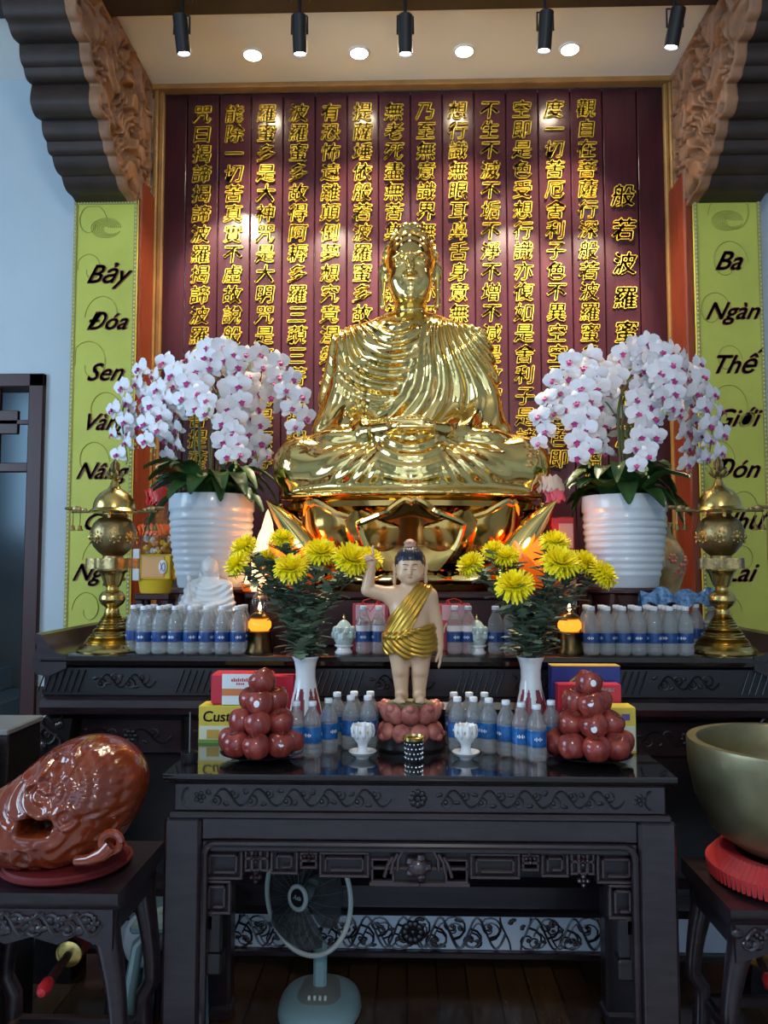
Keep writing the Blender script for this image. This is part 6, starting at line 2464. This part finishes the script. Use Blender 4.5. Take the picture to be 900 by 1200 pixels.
t, h_, H_ = carton('biscuit_box', 'yellow biscuit box with dark lettering behind the left apple pyramid', 233, 312, 827, 2.86, .1, ZT1)
obj('carton', MB().box(-h_, h_, 0, .10, 0, H_, .002), M['boxyellow'], t)
zq = lambda u: H_ * u
obj('pale_panel', MB().box(-h_ + .004, h_ - .004, -.0012, 0, zq(.10), zq(.46), .0003), M['boxpale'], t)
obj('print_window', MB().box(-h_ + .03, -h_ + .075, -.0022, -.0012, zq(.12), zq(.36), .0003), M['boxgold'], t)
obj('green_stripe', MB().box(-h_, h_, -.0016, 0, 0, zq(.09), .0003), M['boxgreen'], t)
obj('lettering', bold(text_mesh('Custas', .052, extrude=.0006, shear=.12, align='LEFT', res=4), .0016, ((0, 0), (1, 0), (.5, .6))).xform(Matrix.Translation((-h_ + .012, -.0012, zq(.58))) @ UPR), M['printgrey'], t)
zy = ZT1 + H_
t, h_, H_ = carton('cake_pack', 'red and white cake pack lying on the yellow biscuit box', 247, 318, 789, 2.87, .1, zy)
obj('carton', MB().box(-h_, h_, 0, .09, 0, H_, .008), M['boxred'], t)
obj('white_band', MB().box(-h_ * .62, h_ * .66, -.0012, .0, H_ * .52, H_ * .98, .0003), M['boxwhite'], t)
obj('orange_band', MB().box(-h_ * .62, h_ * .9, -.0012, .0, H_ * .30, H_ * .52, .0003), M['boxorange'], t)
obj('lower_band', MB().box(-h_ * .62, h_ * .9, -.0012, .0, H_ * .02, H_ * .30, .0003), M['boxwhite'], t)
mk = MB()
for k in range(9):
    mk.box(-.034 + k * .0076, -.029 + k * .0076, -.0022, -.0012, H_ * .74, H_ * .74 + .010 + .003 * (k % 2), .0003)
for k in range(4):
    mk.box(-.016 + k * .0076, -.011 + k * .0076, -.0022, -.0012, H_ * .64, H_ * .64 + .007, .0003)
obj('printed_marks', mk, M['boxred'], t)
t, h_, H_ = carton('cake_box', 'red box with white marks behind the top of the left apple pyramid', 319.5, 344, 792, 2.91, .1, ZT1)
obj('carton', MB().box(-h_, h_, 0, .06, 0, H_, .002), M['boxred'], t)
obj('lettering', bold(text_mesh('JO', .028, extrude=.0006), .002).xform(Matrix.Translation((-.004, -.001, H_ * .74)) @ UPR), M['boxwhite'], t)
t, h_, H_ = carton('biscuit_tin_box', 'dark blue box with yellow ring print, rearmost behind the right apples', 646, 727, 781, 2.925, .1, ZT1)
obj('carton', MB().box(-h_, h_, 0, .065, 0, H_, .002), M['boxblue'], t)
rg = MB()
for (q, m_) in ((1.0, 0), (.90, 1)):
    rg.tube([(h_ * .72 * q * math.cos(PI * k / 24) + .002, -.0015, H_ * .44 + H_ * .46 * q * math.sin(PI * k / 24)) for k in range(25)], .0045 if m_ == 0 else .002, 6, m_)
obj('ring_print', rg, [M['boxgold'], M['boxwhite']], t)
obj('roof_print', MB().prism([(-h_ * .52, H_ * .60), (h_ * .52, H_ * .60), (h_ * .30, H_ * .80), (0, H_ * .85), (-h_ * .30, H_ * .80)], -.0015, 0, 'y'), M['boxwhite'], t, fix=True)
obj('top_flap', MB().box(-h_, h_, -.001, .066, H_, H_ + .003, .001), M['boxgold'], t)
t, h_, H_ = carton('cake_box', 'red box with gold medallion behind the right apple pyramid', 654, 728, 802, 2.845, .1, ZT1)
obj('carton', MB().box(-h_, h_, 0, .06, 0, H_, .002), M['boxred'], t)
md = MB()
flower(md, -h_ * .62, -.001, H_ * .80, .030, 8, .0015)
flower(md, -h_ * .70, -.001, H_ * .55, .022, 7, .0015)
obj('medallion', md, M['boxgold'], t)
obj('white_panel', MB().prism([(h_ * .22, H_ * .55), (h_ * .74, H_ * .30), (h_ * .68, H_ * .84), (h_ * .28, H_ * .82)], -.0015, 0, 'y'), M['boxwhite'], t, fix=True)
mk = bold(text_mesh('TIMSIN', .017, extrude=.0005), .001).xform(Matrix.Translation((h_ * .52, -.001, H_ * .885)) @ UPR)
mk.ball((h_ * .20, -.001, H_ * .91), (.005, .001, .006), 8)
obj('lettering', mk, M['boxwhite'], t)
t, h_, H_ = carton('biscuit_box', 'yellow box with violet mark at the right end of the offering table', 708, 745, 829, 2.74, .1, ZT1)
obj('carton', MB().box(-h_, h_, 0, .09, 0, H_, .002), M['boxyellow'], t)
obj('mark', MB().box(h_ * .1, h_ * .62, -.0012, 0, H_ * .72, H_ * .86, .0004), M['violet'], t)
obj('pale_panel', MB().box(-h_ * .4, h_ * .95, -.001, 0, H_ * .06, H_ * .60, .0003), M['boxpale'], t)

# ------------------------------------------------------------------ lotus tea cups, incense cup and stick, beaded cup
for px, nm in ((425, 'white lotus-shaped cup on a saucer left of the beaded cup'), (546, 'white lotus-shaped cup on a saucer right of the beaded cup')):
    p = W(px, 878, 2.66)
    t = thing('lotus_cup', nm, 'cup', (p.x, 2.66, ZT1))
    obj('saucer', MB().lathe([(0, 0), (.022, 0), (.024, .005), (.040, .014), (.046, .022), (.044, .024), (.03, .014), (0, .010)], 36), M['porcelain'], t)
    cp = MB().lathe([(0, .010), (.022, .011), (.019, .02), (.015, .035), (.018, .048), (.029, .060), (.035, .078), (.036, .095), (.034, .108), (.031, .108), (.026, .096), (0, .090)], 36)
    obj('cup', cp, M['porcelain'], t)
    pt = MB()
    for k in range(9):
        a = 2 * PI * k / 9
        pt.ball((.0325 * math.cos(a), .0325 * math.sin(a), .088), (.0085, .0085, .024), 8)
    obj('petals', pt, M['porcelain'], t)
    gl = MB()
    for k in range(9):
        a = 2 * PI * (k + .5) / 9
        gl.ball((.0355 * math.cos(a), .0355 * math.sin(a), .088), (.003, .003, .007), 6)
    obj('gilt_flecks', gl, M.setdefault('gilt', pm('faint_gilt', (.45, .38, .20), .35, metal=.6)), t)
p = W(485, 884, 2.62)
t = thing('beaded_cup', 'small black cup with gold rim and silver beads before the pink lotus', 'cup', (p.x, 2.62, ZT1))
obj('body', MB().lathe([(0, 0), (.024, 0), (.026, .004), (.028, .03), (.030, .06), (.034, .07), (.030, .072), (.026, .06), (0, .02)], 32), M['black'], t)
obj('gold_rim', MB().lathe([(.0305, .066), (.036, .068), (.037, .078), (.033, .080), (.030, .07)], 32), M['brass'], t)
bd = MB()
for row in range(4):
    for k in range(14):
        a = 2 * PI * (k + .5 * (row % 2)) / 14
        bd.ball((.0285 * math.cos(a), .0285 * math.sin(a), .012 + .015 * row), .0036, 6)
obj('beads', bd, M.setdefault('silver', pm('silver_beads', (.6, .65, .7), .2, metal=1.0)), t)
p = W(222, 888, 2.58)
t = thing('incense_cup', 'small dark incense cup at the left end of the offering table', 'cup', (p.x, 2.58, ZT1))
obj('cup', MB().lathe([(0, 0), (.024, 0), (.027, .006), (.027, .034), (.024, .034), (.022, .012), (0, .012)], 28), M['black'], t)
obj('ash', MB().lathe([(0, .026), (.0235, .026)], 20), M['fangrey'], t)
o = obj('incense_stick', MB().tube([(0, 0, .03), (.0, 0, ZZ(836, 2.58) - ZT1)], .0022, 6), M['fangrey'], None, (p.x, 2.58, ZT1))
tag(o, 'thin upright incense stick standing in the small dark cup', 'incense stick')
